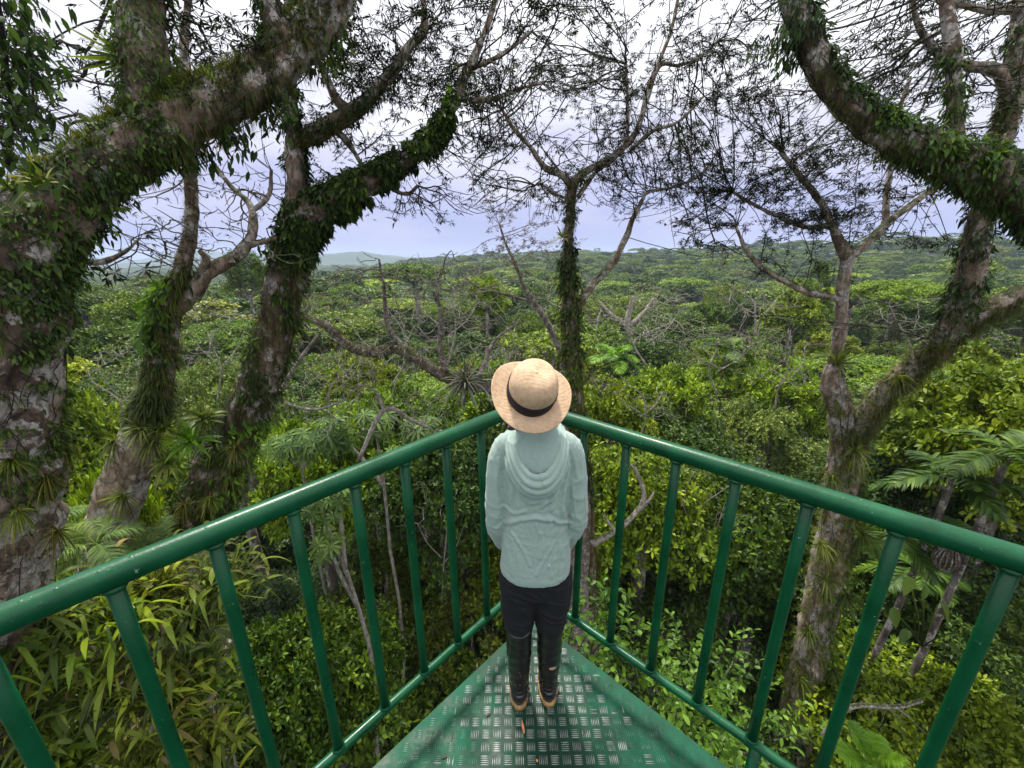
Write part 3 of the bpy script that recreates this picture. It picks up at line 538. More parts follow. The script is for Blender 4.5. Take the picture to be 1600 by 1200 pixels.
T('mossy fuzz along the level gnarled branch', D['trunk'], 700, 76, 'moss', L=.12, W=.008, lo=.45, hi=.95, side=(0, 0, 1), sidew=.8, droop=.7)
for nm_, pth, n_, L_, lo_, hi_, wd_ in (('matted brown rootlets hanging from the thick mossy limb', TA, 420, .14, .56, .96, 'moss'), ('fine mossy fuzz on the split trunk left of centre', TC, 1600, .12, .10, .46, 'moss'), ('small fern leaves scattered over the slim pale trunk', B['trunk'], 260, .14, .31, .6, 'epi'),
    ('mossy fuzz over the thick curved limb at right', TI, 1500, .08, .40, .98, 'moss'), ('mossy fuzz over the upper left arm', Cc['arm'], 500, .08, .0, .8, 'moss'), ('dead brown leaves caught on the pale forked trunk', TG, 700, .22, .0, .40, 'epi'), ('shaggy moss round the slender tree trunk', TE, 1500, .16, .1, .66, 'moss'), ('grassy fringe on the huge left trunk above the creepers', TA, 500, .08, .3, .62, 'epi')):
    T(nm_, pth, n_, hash(nm_) % 97+int(n_), wd_, L=L_, W=.008 if wd_ == 'moss' else .014, lo=lo_, hi=hi_, side=(0, -1, .1), sidew=1.0, droop=1.0, up=-.2)
# leafy vines hanging free in the upper left corner
def hanging(label, pts, n, seed, L=.11, W=.045, spread=.12, mat='leaf_vine'):
    rng = np.random.default_rng(seed); q = limb_pts(pts, 8); mb = MB(); tubes(mb, q[None, :, :3], q[None, :, 3], 6, rng, .1, mi=1)
    i = rng.integers(0, len(q), n); p = q[i, :3]+rng.normal(size=(n, 3))*spread*np.array([1, 1, .8]); b = q[i, :3]
    tubes(mb, np.stack([b, (b+p)/2+[0, 0, .02], p], 1)[::3], np.full((len(b[::3]), 3), .0025), 4, mi=1)
    l = L*rng.uniform(.6, 1.2, n); strips(mb, p, nrm(rng.normal(size=(n, 3))*.6+[0, 0, -1.]), rng.normal(size=(n, 3)), l, l*W/L, 5, .1, .3, 'leaf', 3)
    return tag(mb.obj('hanging_vine', [M[mat], M['twig']]), label, 'vine', 'free-hanging vines in the upper left')
hanging('thick curtain of dark leaves hanging down the left edge from the top corner', [(-10, -60, 3, 3.3), (2, 40, 3, 3.3), (12, 120, 3, 3.3), (18, 190, 2, 3.3), (14, 260, 2, 3.3)], 560, 1, .085, .033)
hanging('shorter dark vine just right of the curtain in the top left corner', [(30, -60, 2, 3.6), (34, 30, 2, 3.6), (46, 80, 2, 3.6), (52, 150, 1.5, 3.6), (60, 185, 1.2, 3.6)], 200, 2, .09, .035, .09)
hanging('wispy vine trailing below the bend of the thick mossy limb', [(140, 310, 2, 4.3), (150, 345, 1.5, 4.3), (146, 370, 1.2, 4.3)], 90, 3, .10, .035, .10)
hanging('leafy sprig hanging under the middle of the thick mossy limb', [(350, 195, 1.5, 5.2), (365, 215, 1.2, 5.2), (372, 235, 1, 5.2)], 60, 4, .11, .04, .10)
hanging('leafy sprig hanging under the thick limb right of the other one', [(430, 150, 1.5, 5.6), (432, 180, 1.2, 5.6), (425, 205, 1, 5.6)], 60, 5, .11, .04, .10)
rz = rosette
rz('big grey bromeliad with dry strap leaves at the root of the level gnarled branch', P(727, 598, 9.9), 81, 'brom_grey', 95, 1.0, .045, .55, (0, -.3, 1), spread=1.15)
rz('dark spiky bromeliad silhouetted on the left side of the upright limb stem', P(206, 96, 5.0), 82, 'strap', 26, .55, .03, .05, (-1, -.1, .25), spread=.55)
rz('yellow-green bromeliad in the fork of the pale forked trunk', P(1306, 570, 10.7), 83, 'brom_green', 60, .85, .05, .35, (0, -.2, 1), spread=.95)
rz('bright lime bromeliad at the foot of the vine-covered trunk', P(298, 690, 6.9), 84, 'palm_b', 34, .62, .07, .35, (.1, -.4, 1))
rz('lime bromeliad just above the others at the foot of the vine-covered trunk', P(318, 655, 7.1), 91, 'brom_green', 34, .55, .06, .35, (.1, -.4, 1))
rz('small lime bromeliad hanging right of the pale bare section of the slim trunk', P(262, 725, 6.6), 92, 'brom_green', 30, .45, .05, .5, (.2, -.6, .8))
rz('yellow-green fern rosette on top of the pale bare section of the slim trunk', P(222, 672, 6.6), 93, 'epi', 44, .5, .035, .7, (0, -.6, 1))
rz('green bromeliad left of the lime one on the slim pale trunk', P(258, 672, 6.8), 85, 'brom_green', 40, .55, .035, .5, (0, -.5, 1))
rz('small fern rosette on the bend of the huge left trunk', P(70, 290, 3.7), 86, 'epi', 30, .36, .03, .5, (-.2, -.5, 1))
rz('tiny bromeliad on the slender tree trunk just under its first fork', P(879, 372, 11.8), 87, 'brom_green', 24, .5, .04, .4, (-.6, -.5, 1))
rz('spiky bromeliad on the pale forked trunk behind the right railing', P(1290, 905, 10.6), 88, 'epi', 40, .7, .035, .6, (-.3, -.8, .6))
rz('brown-tipped bromeliad low on the pale forked trunk at the bottom edge', P(1250, 1060, 10.3), 89, 'epi', 46, .8, .035, .7, (.2, -.8, .5))
rz('drooping strap-leaved fern on the mid trunk of the pale forked tree', P(1340, 790, 10.6), 90, 'epi', 40, .7, .03, .9, (.7, -.6, .4))
gl = np.random.default_rng(96)
for i, (x, y, Y, wd) in enumerate([(62, 640, 3.9, 'halfway up, right side'), (20, 720, 3.5, 'middle of the bark, above the handrail'), (75, 745, 3.7, 'right side, above the handrail'), (30, 800, 3.4, 'just above the left end of the handrail'), (92, 830, 3.7, 'at its foot beside the handrail'), (5, 610, 3.6, 'at the very edge, level with the hat'), (100, 690, 4.0, 'right edge, among the creepers')]):
    rz('brownish fern clump on the huge left trunk, '+wd, P(x, y, Y), 640+i, 'epi' if i % 2 else 'moss', 60, gl.uniform(.20, .32), gl.uniform(.010, .018), gl.uniform(.7, 1.1), (gl.normal()*.4, -.8, .4), spread=1.1, name='fern', cat='fern', group='fern clumps on the huge left trunk')
for i, (x, y, Y, wd) in enumerate([(195, 775, 6.2, 'in front of its pale bare section'), (240, 690, 6.6, 'right above its pale bare section'), (180, 690, 6.7, 'left above its pale bare section')]):
    rz('olive fern clump on the slim pale trunk, '+wd, P(x, y, Y), 660+i, 'epi', 60, .42, .022, .8, (0, -.8, .4), spread=1.1, name='fern', cat='fern', group='fern clumps on the slim pale trunk')
for i, (x, y, Y, wd) in enumerate([(330, 780, 7.0, 'just above the handrail'), (370, 700, 7.2, 'higher, on its right side'), (330, 650, 7.2, 'highest, on its left side'), (290, 790, 6.8, 'lowest, on its left side')]):
    rz('russet fern clump at the foot of the vine-covered trunk, '+wd, P(x, y, Y), 670+i, 'moss' if i % 2 else 'epi', 70, .42, .020, .9, (0, -.8, .4), spread=1.1, name='fern', cat='fern', group='fern clumps on the vine-covered trunk')
gr = np.random.default_rng(95)
for i, (x, y, Y, wd) in enumerate([(1335, 705, 10.5, 'just under the big fork'), (1298, 745, 10.6, 'left side, right behind the handrail'), (1345, 835, 10.5, 'right side, between two balusters'), (1282, 850, 10.5, 'left side, above the bare pale patch'), (1320, 930, 10.4, 'right side, beside the bare pale patch'), (1262, 985, 10.3, 'left side, below the bare pale patch'), (1300, 1045, 10.2, 'right side, near the bottom'), (1232, 1120, 10.2, 'left side, near the bottom edge'), (1285, 1160, 10.1, 'right side, at the bottom edge'), (1400, 590, 10.2, 'on the side limb, lower end'), (1450, 545, 10.0, 'on the side limb, upper end')]):
    rz('shaggy olive fern clump on the pale forked tree, '+wd, P(x, y, Y), 600+i, 'epi' if i % 3 else 'brom_green', 60, gr.uniform(.5, .75), gr.uniform(.022, .035), gr.uniform(.7, 1.1), (gr.normal()*.4, -.7, .5), spread=1.1, name='fern', cat='fern', group='fern clumps on the pale forked tree')
# strap-leaved clumps filling the lower left corner, each rooted on a fallen limb of the giant tree
rng = np.random.default_rng(91)
spots = [(60, 985, 3.9), (180, 960, 4.2), (290, 960, 4.5), (40, 1090, 3.7), (150, 1070, 3.9), (255, 1075, 4.1), (95, 1180, 3.6), (215, 1190, 3.8), (0, 1020, 3.6), (310, 1040, 4.6), (320, 1160, 4.3), (20, 1200, 3.4), (245, 905, 4.7), (345, 905, 4.9)]
words = ['under the left end of the handrail', 'right of the first baluster under the handrail', 'between the second and third balusters from the left', 'against the first thick baluster at the left edge', 'between the first and second balusters, mid height', 'beside the second baluster, mid height', 'at the bottom edge behind the first baluster', 'at the bottom edge behind the second baluster', 'at the very left edge of the picture', 'behind the third baluster, yellower than the rest', 'at the bottom edge below the third baluster', 'in the bottom left corner', 'just under the pale striped root', 'right of the pale striped root']
for (x, y, Y), wd in zip(spots, words):
    mb = MB(); c = P(x, y, Y); n = 210
    a = rng.uniform(0, 2*PI, n); el = rng.uniform(-.3, 1.2, n); d = np.c_[np.cos(a)*np.cos(el), np.sin(a)*np.cos(el), np.sin(el)]
    base = c+rng.normal(size=(n, 3))*[.26, .22, .22]
    tubes(mb, np.stack([np.broadcast_to(c-[0, 0, .35], base.shape), (base+c)/2-[0, 0, .12], base+d*.01], 1), np.full((n, 3), .006), 4)
    strips(mb, base, d, np.array([0, 0, 1.])+rng.normal(size=(n, 3))*.3, rng.uniform(.18, .46, n), rng.uniform(.028, .075, n), 7, rng.uniform(.3, 1.2, n), .3, 'strap', 3)
    tag(mb.obj('strap_leaf_plant', M['strap' if (x*7+y) % 3 else 'f_mid']), 'olive strap-leaved clump '+wd, 'plant', 'strap-leaved clumps in the lower left corner')
mb = MB(); q = np.array([P(-150, 1180, 3.9), P(0, 1130, 4.1), P(140, 1100, 4.4), P(260, 1060, 4.8), P(340, 990, 5.5), P(330, 900, 6.8)]); q[:, 2] -= .25
tubes(mb, spline(np.c_[q, [.3, .28, .25, .22, .2, .2]], 8)[None, :, :3], spline(np.c_[q, [.3, .28, .25, .22, .2, .2]], 8)[None, :, 3], 16, rng, .3)
tag(mb.obj('fallen_limb', M['bark']), 'thick mossy limb buried under the strap leaves in the lower left corner', 'branch')
mb = MB(); q = limb_pts([(325, 865, 15, 6.4), (300, 872, 30, 6.3), (268, 885, 34, 6.1), (232, 905, 30, 5.9), (200, 940, 20, 5.8)], 8)
tubes(mb, q[None, :, :3], q[None, :, 3], 24, rng, .16)
tag(mb.obj('buttress_root', M['bark_pale']), 'pale striped stub of root showing just under the left handrail', 'root')
# ------------------------------------------------------------------ fronds and fans
def frond(rng, base, d, L, nl=38, ll=.5, lw=.035, droop=.5, mat='palm', parent=None, fold=.3, taper=.75, name='frond', vee=.35, ldroop=.45):
    mb = MB(); s = np.linspace(0, 1, 14); d = nrm(np.asarray(d, float))
    c = base+d*(L*s)[:, None]; c[:, 2] -= L*droop*s**2
    tubes(mb, c[None], (L*.011*(1-s*.8)+.003)[None], 5)
    t = np.linspace(.16, .99, nl); p = np.stack([np.interp(t, s, c[:, k]) for k in range(3)], 1)
    tan = nrm(np.stack([np.interp(t, s, nrm(np.gradient(c, axis=0))[:, k]) for k in range(3)], 1))
    sd = nrm(np.cross(tan, [0, 0, 1.])); up = np.cross(sd, tan)
    prof = (np.sin(PI*np.clip(t*.9+.08, 0, 1))**taper)
    for sg in (-1, 1):
        dd = nrm(sd*sg+tan*.75+up*vee+rng.normal(size=p.shape)*.09)
        strips(mb, p, dd, up+rng.normal(size=p.shape)*.1, ll*prof*rng.uniform(.88, 1.08, nl)+.03, lw, 5, ldroop*rng.uniform(.6, 1.3, nl), fold, 'strap', 3)
    return mb.obj(name, [M[mat]], parent)
def palm(px, py, Y, H, label, seed, nf=11, L=2.2, mat='palm', lean=(0, 0), droop=.5, ll=.5, lw=.05, el=(.1, 1.1), group=None, nl=38, rt=.09, roots=False, name='palm_tree'):
    rng = np.random.default_rng(seed); top = P(px, py, Y); root = empty(name, (top[0]+lean[0], top[1]+lean[1], top[2]-H), label, 'palm', group)
    mb = MB(); s = np.linspace(0, 1, 16); c = top+np.c_[lean[0]*(1-s)**1.5, lean[1]*(1-s)**1.5, -H*(1-s)]
    tubes(mb, c[None], (rt*(1.15-.25*s))[None], 12, rng, .06); mb.obj('trunk', M['bark_forest'], root)
    for k in range(nf):
        a = k*2.39996+rng.uniform(-.3, .3); e = el[0]+(el[1]-el[0])*k/max(nf-1, 1)
        frond(rng, top, (math.cos(a)*math.cos(e), math.sin(a)*math.cos(e), math.sin(e)), L*rng.uniform(.8, 1.1), nl, ll, lw, droop*rng.uniform(.7, 1.3), mat, root)
    if roots:
        mb = MB()
        for k in range(16):
            a = k/16*2*PI; q = spline(np.array([c[0]+[0, 0, .5], c[0]+[.16*math.cos(a), .16*math.sin(a), .28], c[0]+[.28*math.cos(a), .28*math.sin(a), -.1], c[0]+[.1*math.cos(a), .1*math.sin(a), -.45]]), 4)
            tubes(mb, q[None], np.full((1, len(q)), .022), 6)
        mb.obj('aerial_root', M['bark_bare'], root)
    return root
palm(1490, 745, 10, 12, 'dark feather palm at right, its broad ribbed fronds spread above the handrail', 101, 9, 1.6, lean=(-.5, .6), ll=.55, lw=.09, nl=22, droop=.35, el=(-.25, .7))
palm(1575, 710, 9.5, 11, 'feather palm touching the right edge above the handrail', 102, 9, 1.6, lean=(.2, .5), ll=.5, lw=.08, nl=24, droop=.4, el=(-.2, .8))
palm(1398, 835, 10.5, 11, 'small dark palm just left of the sixth right-hand baluster', 103, 8, 1.3, ll=.5, lw=.05, droop=.6, el=(-.3, .7))
palm(1360, 1190, 6.0, 10, 'bright yellow-green palm at the bottom edge between two right-hand balusters', 104, 12, .85, 'palm_b', ll=.28, lw=.03, droop=.25, el=(.1, 1.2), nl=26, rt=.05)
palm(1135, 545, 30, 9, 'distant feather palm beyond the slender tree', 105, 10, 2.6, ll=.8, lw=.09)
palm(960, 560, 34, 9, 'feather palm in the canopy right of the slender trunk', 106, 11, 2.9, 'palm_b', ll=.9, lw=.1)
palm(1430, 890, 12.5, 8, 'shaded palm lower right behind the sixth baluster', 107, 8, 1.5, ll=.6, lw=.07, droop=.5, el=(-.2, .6))
t_ = palm(1496, 842, 9.6, .62, 'short pale stem with a bunch of hanging aerial roots at right', 108, 5, .9, roots=True, lean=(-.12, 0), rt=.045, ll=.4, lw=.05, el=(.2, .9), name='stilt_palm')
palm(45, 850, 5.4, 9, 'grey-green feathery palm fronds in front of the huge left trunk', 109, 10, 1.15, 'cecropia', ll=.30, lw=.013, nl=46, droop=.45, el=(-.1, .9))
palm(150, 850, 5.6, 9, 'grey-green feathery palm just above the left handrail', 110, 10, 1.0, 'cecropia', ll=.28, lw=.013, nl=46, droop=.45, el=(-.1, .8))
palm(255, 850, 6.2, 9, 'feathery palm with thin fronds above the third left baluster', 111, 8, .9, 'cecropia', ll=.26, lw=.013, nl=40, droop=.5, el=(-.1, .8))
def fan(rng, mb, c, ax, rad, nl=9, w=.3):
    u = nrm(np.cross(ax, rng.normal(size=3))); v = np.cross(ax, u); a = np.linspace(-2.75, 2.75, nl)+rng.uniform(-.1, .1)
    d = np.cos(a)[:, None]*u+np.sin(a)[:, None]*v
    strips(mb, np.repeat(c[None], nl, 0), d, np.repeat(ax[None], nl, 0), rad*(1-.25*np.abs(a)/PI), rad*w*.62, 5, .25, .3, 'paddle', 3)
def cecropia(stems, label, seed, leafr=.32, nl=11, mat='cecropia', name='umbrella_leaf_tree'):
    """stems: lists of (px,py,r,Y) ending in a head of umbrella leaves"""
    rng = np.random.default_rng(seed); p0 = PR(*stems[0][0]); root = empty(name, (p0[0], p0[1], GROUND), label, 'tree')
    for k, st in enumerate(stems):
        q = limb_pts(st, 7); mb = MB()
        if k == 0:
            b = q[0].copy(); dn = np.array([np.r_[b[:2]+rng.normal(size=2)*.1, b[2]+(GROUND-b[2])*s, b[3]*(1+.6*s)] for s in np.linspace(1, .08, 10)]); q2 = np.vstack([dn, q])
        else: q2 = q
        tubes(mb, q2[None, :, :3], q2[None, :, 3]*.8, 9, rng, .1); mb.obj('trunk' if k == 0 else 'limb', M['white_bark'], root)
        mb = MB(); top = q[-1, :3]
        for j in range(nl):
            a = j*2.4; e = rng.uniform(-.5, 1.1); d = np.array([math.cos(a)*math.cos(e), math.sin(a)*math.cos(e), math.sin(e)])
            c = top+d*leafr*rng.uniform(.7, 1.5)-np.array([0, 0, .1]); tubes(mb, np.array([[top, (top+c)/2+[0, 0, .05], c]]), np.array([[.008, .007, .006]]), 4)
            fan(rng, mb, c, nrm(d*.6+np.array([0, -.5, .8])+rng.normal(size=3)*.3), leafr*rng.uniform(.8, 1.2))
        mb.obj('foliage', M[mat], root)
    return root
cecropia([[(575, 1000, 4, 9), (560, 950, 4, 9), (540, 890, 4, 9), (520, 845, 3.4, 9), (503, 790, 3, 9)], [(560, 950, 4, 9), (535, 905, 3.6, 8.9), (520, 870, 3.5, 8.8), (505, 850, 3, 8.8)], [(540, 890, 4, 9), (533, 820, 4, 9.1), (528, 770, 3.5, 9.2)]], 'white-stemmed tree with umbrella leaves behind the fourth left baluster', 121, .30)
cecropia([[(610, 860, 3, 12), (600, 760, 3, 12), (590, 690, 2.6, 12), (585, 660, 2, 12)], [(600, 760, 4, 12), (560, 710, 3.5, 12), (520, 675, 3, 12)], [(595, 740, 4, 12), (640, 700, 3, 12.2), (655, 668, 3, 12.3)]], 'umbrella-leaved tree above the left handrail, its crown a row of pale green fans', 122, .42, 14)
cecropia([[(480, 780, 2.6, 12.5), (470, 720, 2.6, 12.5), (462, 690, 3, 12.5)], [(470, 730, 3, 12.5), (440, 700, 3, 12.6)], [(470, 735, 3, 12.5), (500, 695, 3, 12.4)]], 'smaller umbrella-leaved tree right of the vine-covered trunk', 123, .42, 13)
cecropia([[(640, 800, 2.2, 15), (635, 740, 2.2, 15), (625, 715, 3, 15)], [(635, 745, 3, 15), (665, 720, 3, 15)]], 'low umbrella-leaved tree behind the left handrail near the person', 124, .45, 12)
# bare white branch plants
def bare(spec, label, seed, reg=None, n=0, mats=None, name='bare_branch', Rt=.006):
    rng = np.random.default_rng(seed); p0 = PR(*spec[0][0]); root = empty(name, p0[:3], label, 'branch'); ps = []
    mb = MB()
    for l in spec: q = limb_pts(l, 6); ps.append(q); tubes(mb, q[None, :, :3], q[None, :, 3], 7, rng, .15)
    if reg:
        tg = region(rng, n, *reg); src = np.vstack(ps); twigs(rng, src[:, :3], src[:, 3], tg, mb, Rt, .42, .3, .25)
    mb.obj('limb', M['white_bark'], root); return root
bare([[(925, 850, 6, 10), (965, 828, 4, 10), (990, 805, 4, 10.2), (1006, 780, 4, 10.4), (1000, 750, 3, 10.6), (988, 725, 2.5, 10.7)], [(1000, 797, 3, 10.3), (1016, 780, 2, 10.2), (1022, 768, 1.2, 10.2)], [(962, 832, 3, 10), (950, 815, 2, 10), (942, 802, 1.5, 10)]], 'crooked pale bare branch between the second and third right-hand balusters', 131)
bare([[(325, 1105, 3, 6), (332, 1060, 3.4, 6), (336, 1030, 3.4, 6.1), (355, 1010, 2.5, 6.2), (380, 998, 1.6, 6.3)], [(336, 1030, 2.6, 6.1), (330, 1005, 2, 6.1), (318, 995, 1.5, 6.1)], [(333, 1060, 2, 6.05), (352, 1050, 1.8, 6.1), (375, 1042, 1.2, 6.2)]], 'small forked white twig behind the third left baluster', 132)
bare([[(985, 525, 5, 38), (980, 505, 5, 38), (985, 480, 4, 38), (990, 462, 3, 38)], [(982, 510, 4, 38), (1005, 490, 3.5, 38), (1022, 465, 2, 38)], [(982, 510, 4, 38), (955, 492, 3.5, 38), (935, 470, 2, 38)]], 'bare white tree spread like a fan in the middle distance right of the slender trunk', 133, (925, 1050, 455, 520, 36, 40), 90, name='bare_tree', Rt=.03)
bare([[(560, 720, 3, 9.3), (600, 640, 4, 9.6), (640, 655, 3.4, 9.8), (668, 668, 2.4, 9.9)], [(600, 640, 3, 9.6), (585, 610, 2.4, 9.7), (560, 600, 1.6, 9.8)]], 'thin bare branch just above the left handrail', 134, (540, 680, 600, 690, 9, 10.4), 25)
bare([[(400, 690, 4, 9.6), (440, 610, 3.6, 9.7), (470, 560, 3, 9.8), (500, 520, 2, 9.9)], [(430, 625, 3, 9.7), (490, 640, 2.4, 9.6), (540, 625, 1.6, 9.5)]], 'tangle of thin white branches right of the vine-covered trunk', 135, (380, 560, 480, 680, 9, 11), 70)
bare([[(1285, 1150, 4, 7.6), (1330, 1105, 3.6, 7.7), (1400, 1105, 3, 7.8), (1440, 1095, 2.4, 7.9)], [(1400, 1105, 2, 7.8), (1420, 1120, 1.6, 7.8)]], 'pale bare twigs low behind the right-hand balusters', 136, (1290, 1450, 1080, 1150, 7.2, 8.4), 22, Rt=.004)
bt = np.random.default_rng(170)
for i, (x, y, Y, w_, h_, n_, wd) in enumerate([(520, 560, 14, 130, 120, 110, 'just right of the vine-covered trunk'), (600, 520, 20, 120, 110, 110, 'above the level gnarled branch'), (700, 480, 22, 120, 100, 110, 'between the gnarled branch and the horizon'), (770, 545, 17, 90, 100, 80, 'left of the slender trunk'), (1010, 500, 26, 120, 80, 110, 'beyond the slender trunk, spreading wide'), (1120, 545, 17, 130, 80, 100, 'between the slender and the pale forked trunks'), (1210, 570, 13, 120, 80, 90, 'just left of the pale forked trunk'), (1000, 620, 18, 90, 70, 60, 'above the second right-hand baluster'),
    (340, 530, 16, 100, 110, 90, 'between the slim pale and the vine-covered trunks'), (190, 590, 13, 80, 90, 60, 'left of the slim pale trunk'), (1430, 500, 20, 130, 70, 90, 'behind the rising side limb at right'), (650, 650, 12, 110, 60, 60, 'just above the left handrail, low and sprawling'), (1180, 470, 34, 90, 60, 80, 'far out in the canopy left of the pale forked trunk'), (860, 470, 30, 80, 50, 60, 'far out, partly behind the slender trunk'), (1100, 800, 13, 80, 120, 40, 'behind the fourth right-hand baluster'), (690, 830, 12, 90, 120, 45, 'behind the sixth left baluster')]):
    r_ = 1.15*(.6+Y/60); st = [[(x, y+h_*.9, r_*1.5, Y), (x+bt.normal()*12, y+h_*.4, r_*1.2, Y), (x+bt.normal()*20, y, r_, Y), (x+bt.normal()*25, y-h_*.35, r_*.5, Y)], [(x, y+h_*.45, r_, Y), (x+w_*.25, y+h_*.2, r_*.8, Y*1.02), (x+w_*.4, y-h_*.1, r_*.5, Y*1.03)], [(x, y+h_*.35, r_, Y), (x-w_*.25, y+h_*.15, r_*.8, Y*.98), (x-w_*.42, y-h_*.1, r_*.5, Y*.97)]]
    bare(st, 'leafless pale branching tree '+wd, 400+i, (x-w_*.6, x+w_*.6, y-h_*.6, y+h_*.45, Y*.92, Y*1.1), int(n_*1.6), name='bare_tree', Rt=.0050*(Y/10)**.8)
# paddle-leaved bushes right beside the deck
def paddle_bush(c0, ext, nst, label, seed, L=.095, W=.042, group='paddle-leaved bushes beside the deck', mat='paddle', lenr=(.5, 1.0), name='shrub', npl=15):
    rng = np.random.default_rng(seed); c0 = np.asarray(c0, float); root = empty(name, c0, label, 'shrub', group); mb = MB(); ml = MB()
    for k in range(nst):
        b = c0+rng.normal(size=3)*np.array(ext)*.35; d = nrm(np.array([rng.normal()*.5, rng.normal()*.5, rng.uniform(.5, 1.1)])); l = rng.uniform(*lenr)
        s = np.linspace(0, 1, 9); q = b+d*(l*s)[:, None]+rng.normal(size=3)*.12*l*(s**2)[:, None]
        tubes(mb, q[None], (.008*(1.15-s))[None], 5)
        t = np.linspace(.3, 1, npl); p = np.stack([np.interp(t, s, q[:, i]) for i in range(3)], 1); a = np.arange(npl)*2.4
        u = nrm(np.cross(d, [.3, .8, .2])); v = np.cross(d, u)
        dd = nrm(np.cos(a)[:, None]*u+np.sin(a)[:, None]*v+d*(.3+1.0*t[:, None]**3)+rng.normal(size=(npl, 3))*.2)
        strips(ml, p, dd, d+rng.normal(size=(npl, 3))*.35, L*rng.uniform(.7, 1.15, npl), W*rng.uniform(.8, 1.1, npl), 6, rng.uniform(0, .4, npl), .25, 'paddle', 3)
    mb.obj('stem', M['twig'], root); ml.obj('foliage', M[mat], root); return root
for i, (x, y, Y, n, wd) in enumerate([(905, 1010, 2.75, 14, 'just right of the boots, beyond the deck edge'), (985, 1060, 2.7, 20, 'behind the third right-hand baluster, lowest leaves near the deck'), (1060, 1130, 2.6, 22, 'below the fourth right-hand baluster'), (1150, 1190, 2.5, 20, 'at the bottom edge right of the deck'), (1110, 1060, 3.2, 22, 'the tallest, with bright upright shoots between two balusters'), (930, 960, 3.3, 16, 'behind the first right-hand baluster'), (1025, 1010, 3.6, 14, 'thin one behind the third baluster'), (1195, 1120, 3.4, 16, 'behind the fifth right-hand baluster near the pale trunk')]):
    paddle_bush(P(x, y+25, Y), (.45, .4, .3), n, 'light green paddle-leaved bush '+wd, 140+i, lenr=(.25, .6) if i != 4 else (.4, .85))
# big aroid leaves lower right
rng = np.random.default_rng(160)
root = empty('elephant_ear_plant', P(1440, 985, 9), 'plant with a few very large ribbed leaves lower right between balusters', 'plant')
for (x, y, s, ax) in ((1422, 908, .42, (-.5, -.5, .8)), (1465, 945, .5, (.5, -.9, .3)), (1443, 922, .3, (.2, -.5, .9)), (1500, 985, .42, (.7, -.4, .7)), (1395, 955, .4, (-.8, -.6, .5)), (1418, 990, .38, (-.2, -.3, 1)), (1480, 1010, .36, (.3, -.8, .4))):
    mb = MB(); c = P(x, y, 8.8); b = P(1440, 1010, 9); tubes(mb, np.array([[b, (b+c)/2+[0, 0, .1], c]]), np.full((1, 3), .018), 6)
    s *= .8; strips(mb, c[None]+[[0, 0, .12]], np.array([[rng.normal()*.5, -.5, -.7]]), np.array([ax]), s*1.3, s*.75, 14, .35, .55, 'leaf', 3); mb.obj('leaf', M['f_dark'], root)
# ------------------------------------------------------------------ ground, hills
def grid_obj(name, xs, ys, zf, m):
    X, Y = np.meshgrid(xs, ys); Z = zf(X, Y); mb = MB(); i = np.arange(X.size).reshape(X.shape)
    mb.add(np.stack([X, Y, Z], -1), np.stack([i[:-1, :-1], i[:-1, 1:], i[1:, 1:], i[1:, :-1]], -1)); o = mb.obj(name, m); o['kind'] = 'structure'; return o
m, t, b, o = newmat('forest_floor'); n = noise(t, .8, 8, .7); c = rampn(t, n.outputs[0], [(.3, (.012, .016, .006)), (.5, (.035, .035, .014)), (.7, (.04, .06, .012))]); lnk(t, c.outputs[0], b.inputs['Base Color']); b.inputs['Roughness'].default_value = .95; bump(t, b, n.outputs[0], .8, .3); M['floor'] = m
g_ = np.sign(np.linspace(-1, 1, 181))*np.abs(np.linspace(-1, 1, 181))**2.2
HAZE = .00017
grid_obj('ground', g_*8400, np.concatenate([-np.array([2800, 800, 200, 80]), g_[90:]*8400]), ground_z, M['floor'])
m, t, b, o = newmat('hill_forest'); n = noise(t, .02, 8, .75); c = rampn(t, n.outputs[0], [(.3, (.015, .035, .012)), (.5, (.03, .06, .02)), (.7, (.06, .09, .03))]); lnk(t, c.outputs[0], b.inputs['Base Color']); b.inputs['Roughness'].default_value = .95; bump(t, b, n.outputs[0], 1, 12); M['hill'] = m
rng = np.random.default_rng(5)
def hillz(base, amp, ph, cx, wx, yc, wy):
    def f(X, Y):
        z = amp*(.55+.25*np.sin(X*.0022+ph)+.14*np.sin(X*.0061+ph*2)+.06*np.sin(X*.017+ph*3))+2.2*np.sin(X*.06+Y*.02)*np.sin(X*.023-Y*.05+ph)
        return base+z*np.exp(-((Y-yc)/wy)**2)*np.exp(-(np.clip(np.abs(X-cx)-wx, 0, None)/900)**2)
    return f
grid_obj('hills', np.linspace(-7500, -300, 220), np.linspace(3600, 5200, 40), hillz(-34, 150, 1.4, -3600, 2200, 4400, 420), M['hill'])
grid_obj('hills', np.linspace(-4200, 300, 220), np.linspace(2300, 3300, 34), hillz(-34, 84, 4.0, -2200, 1100, 2800, 260), M['hill'])
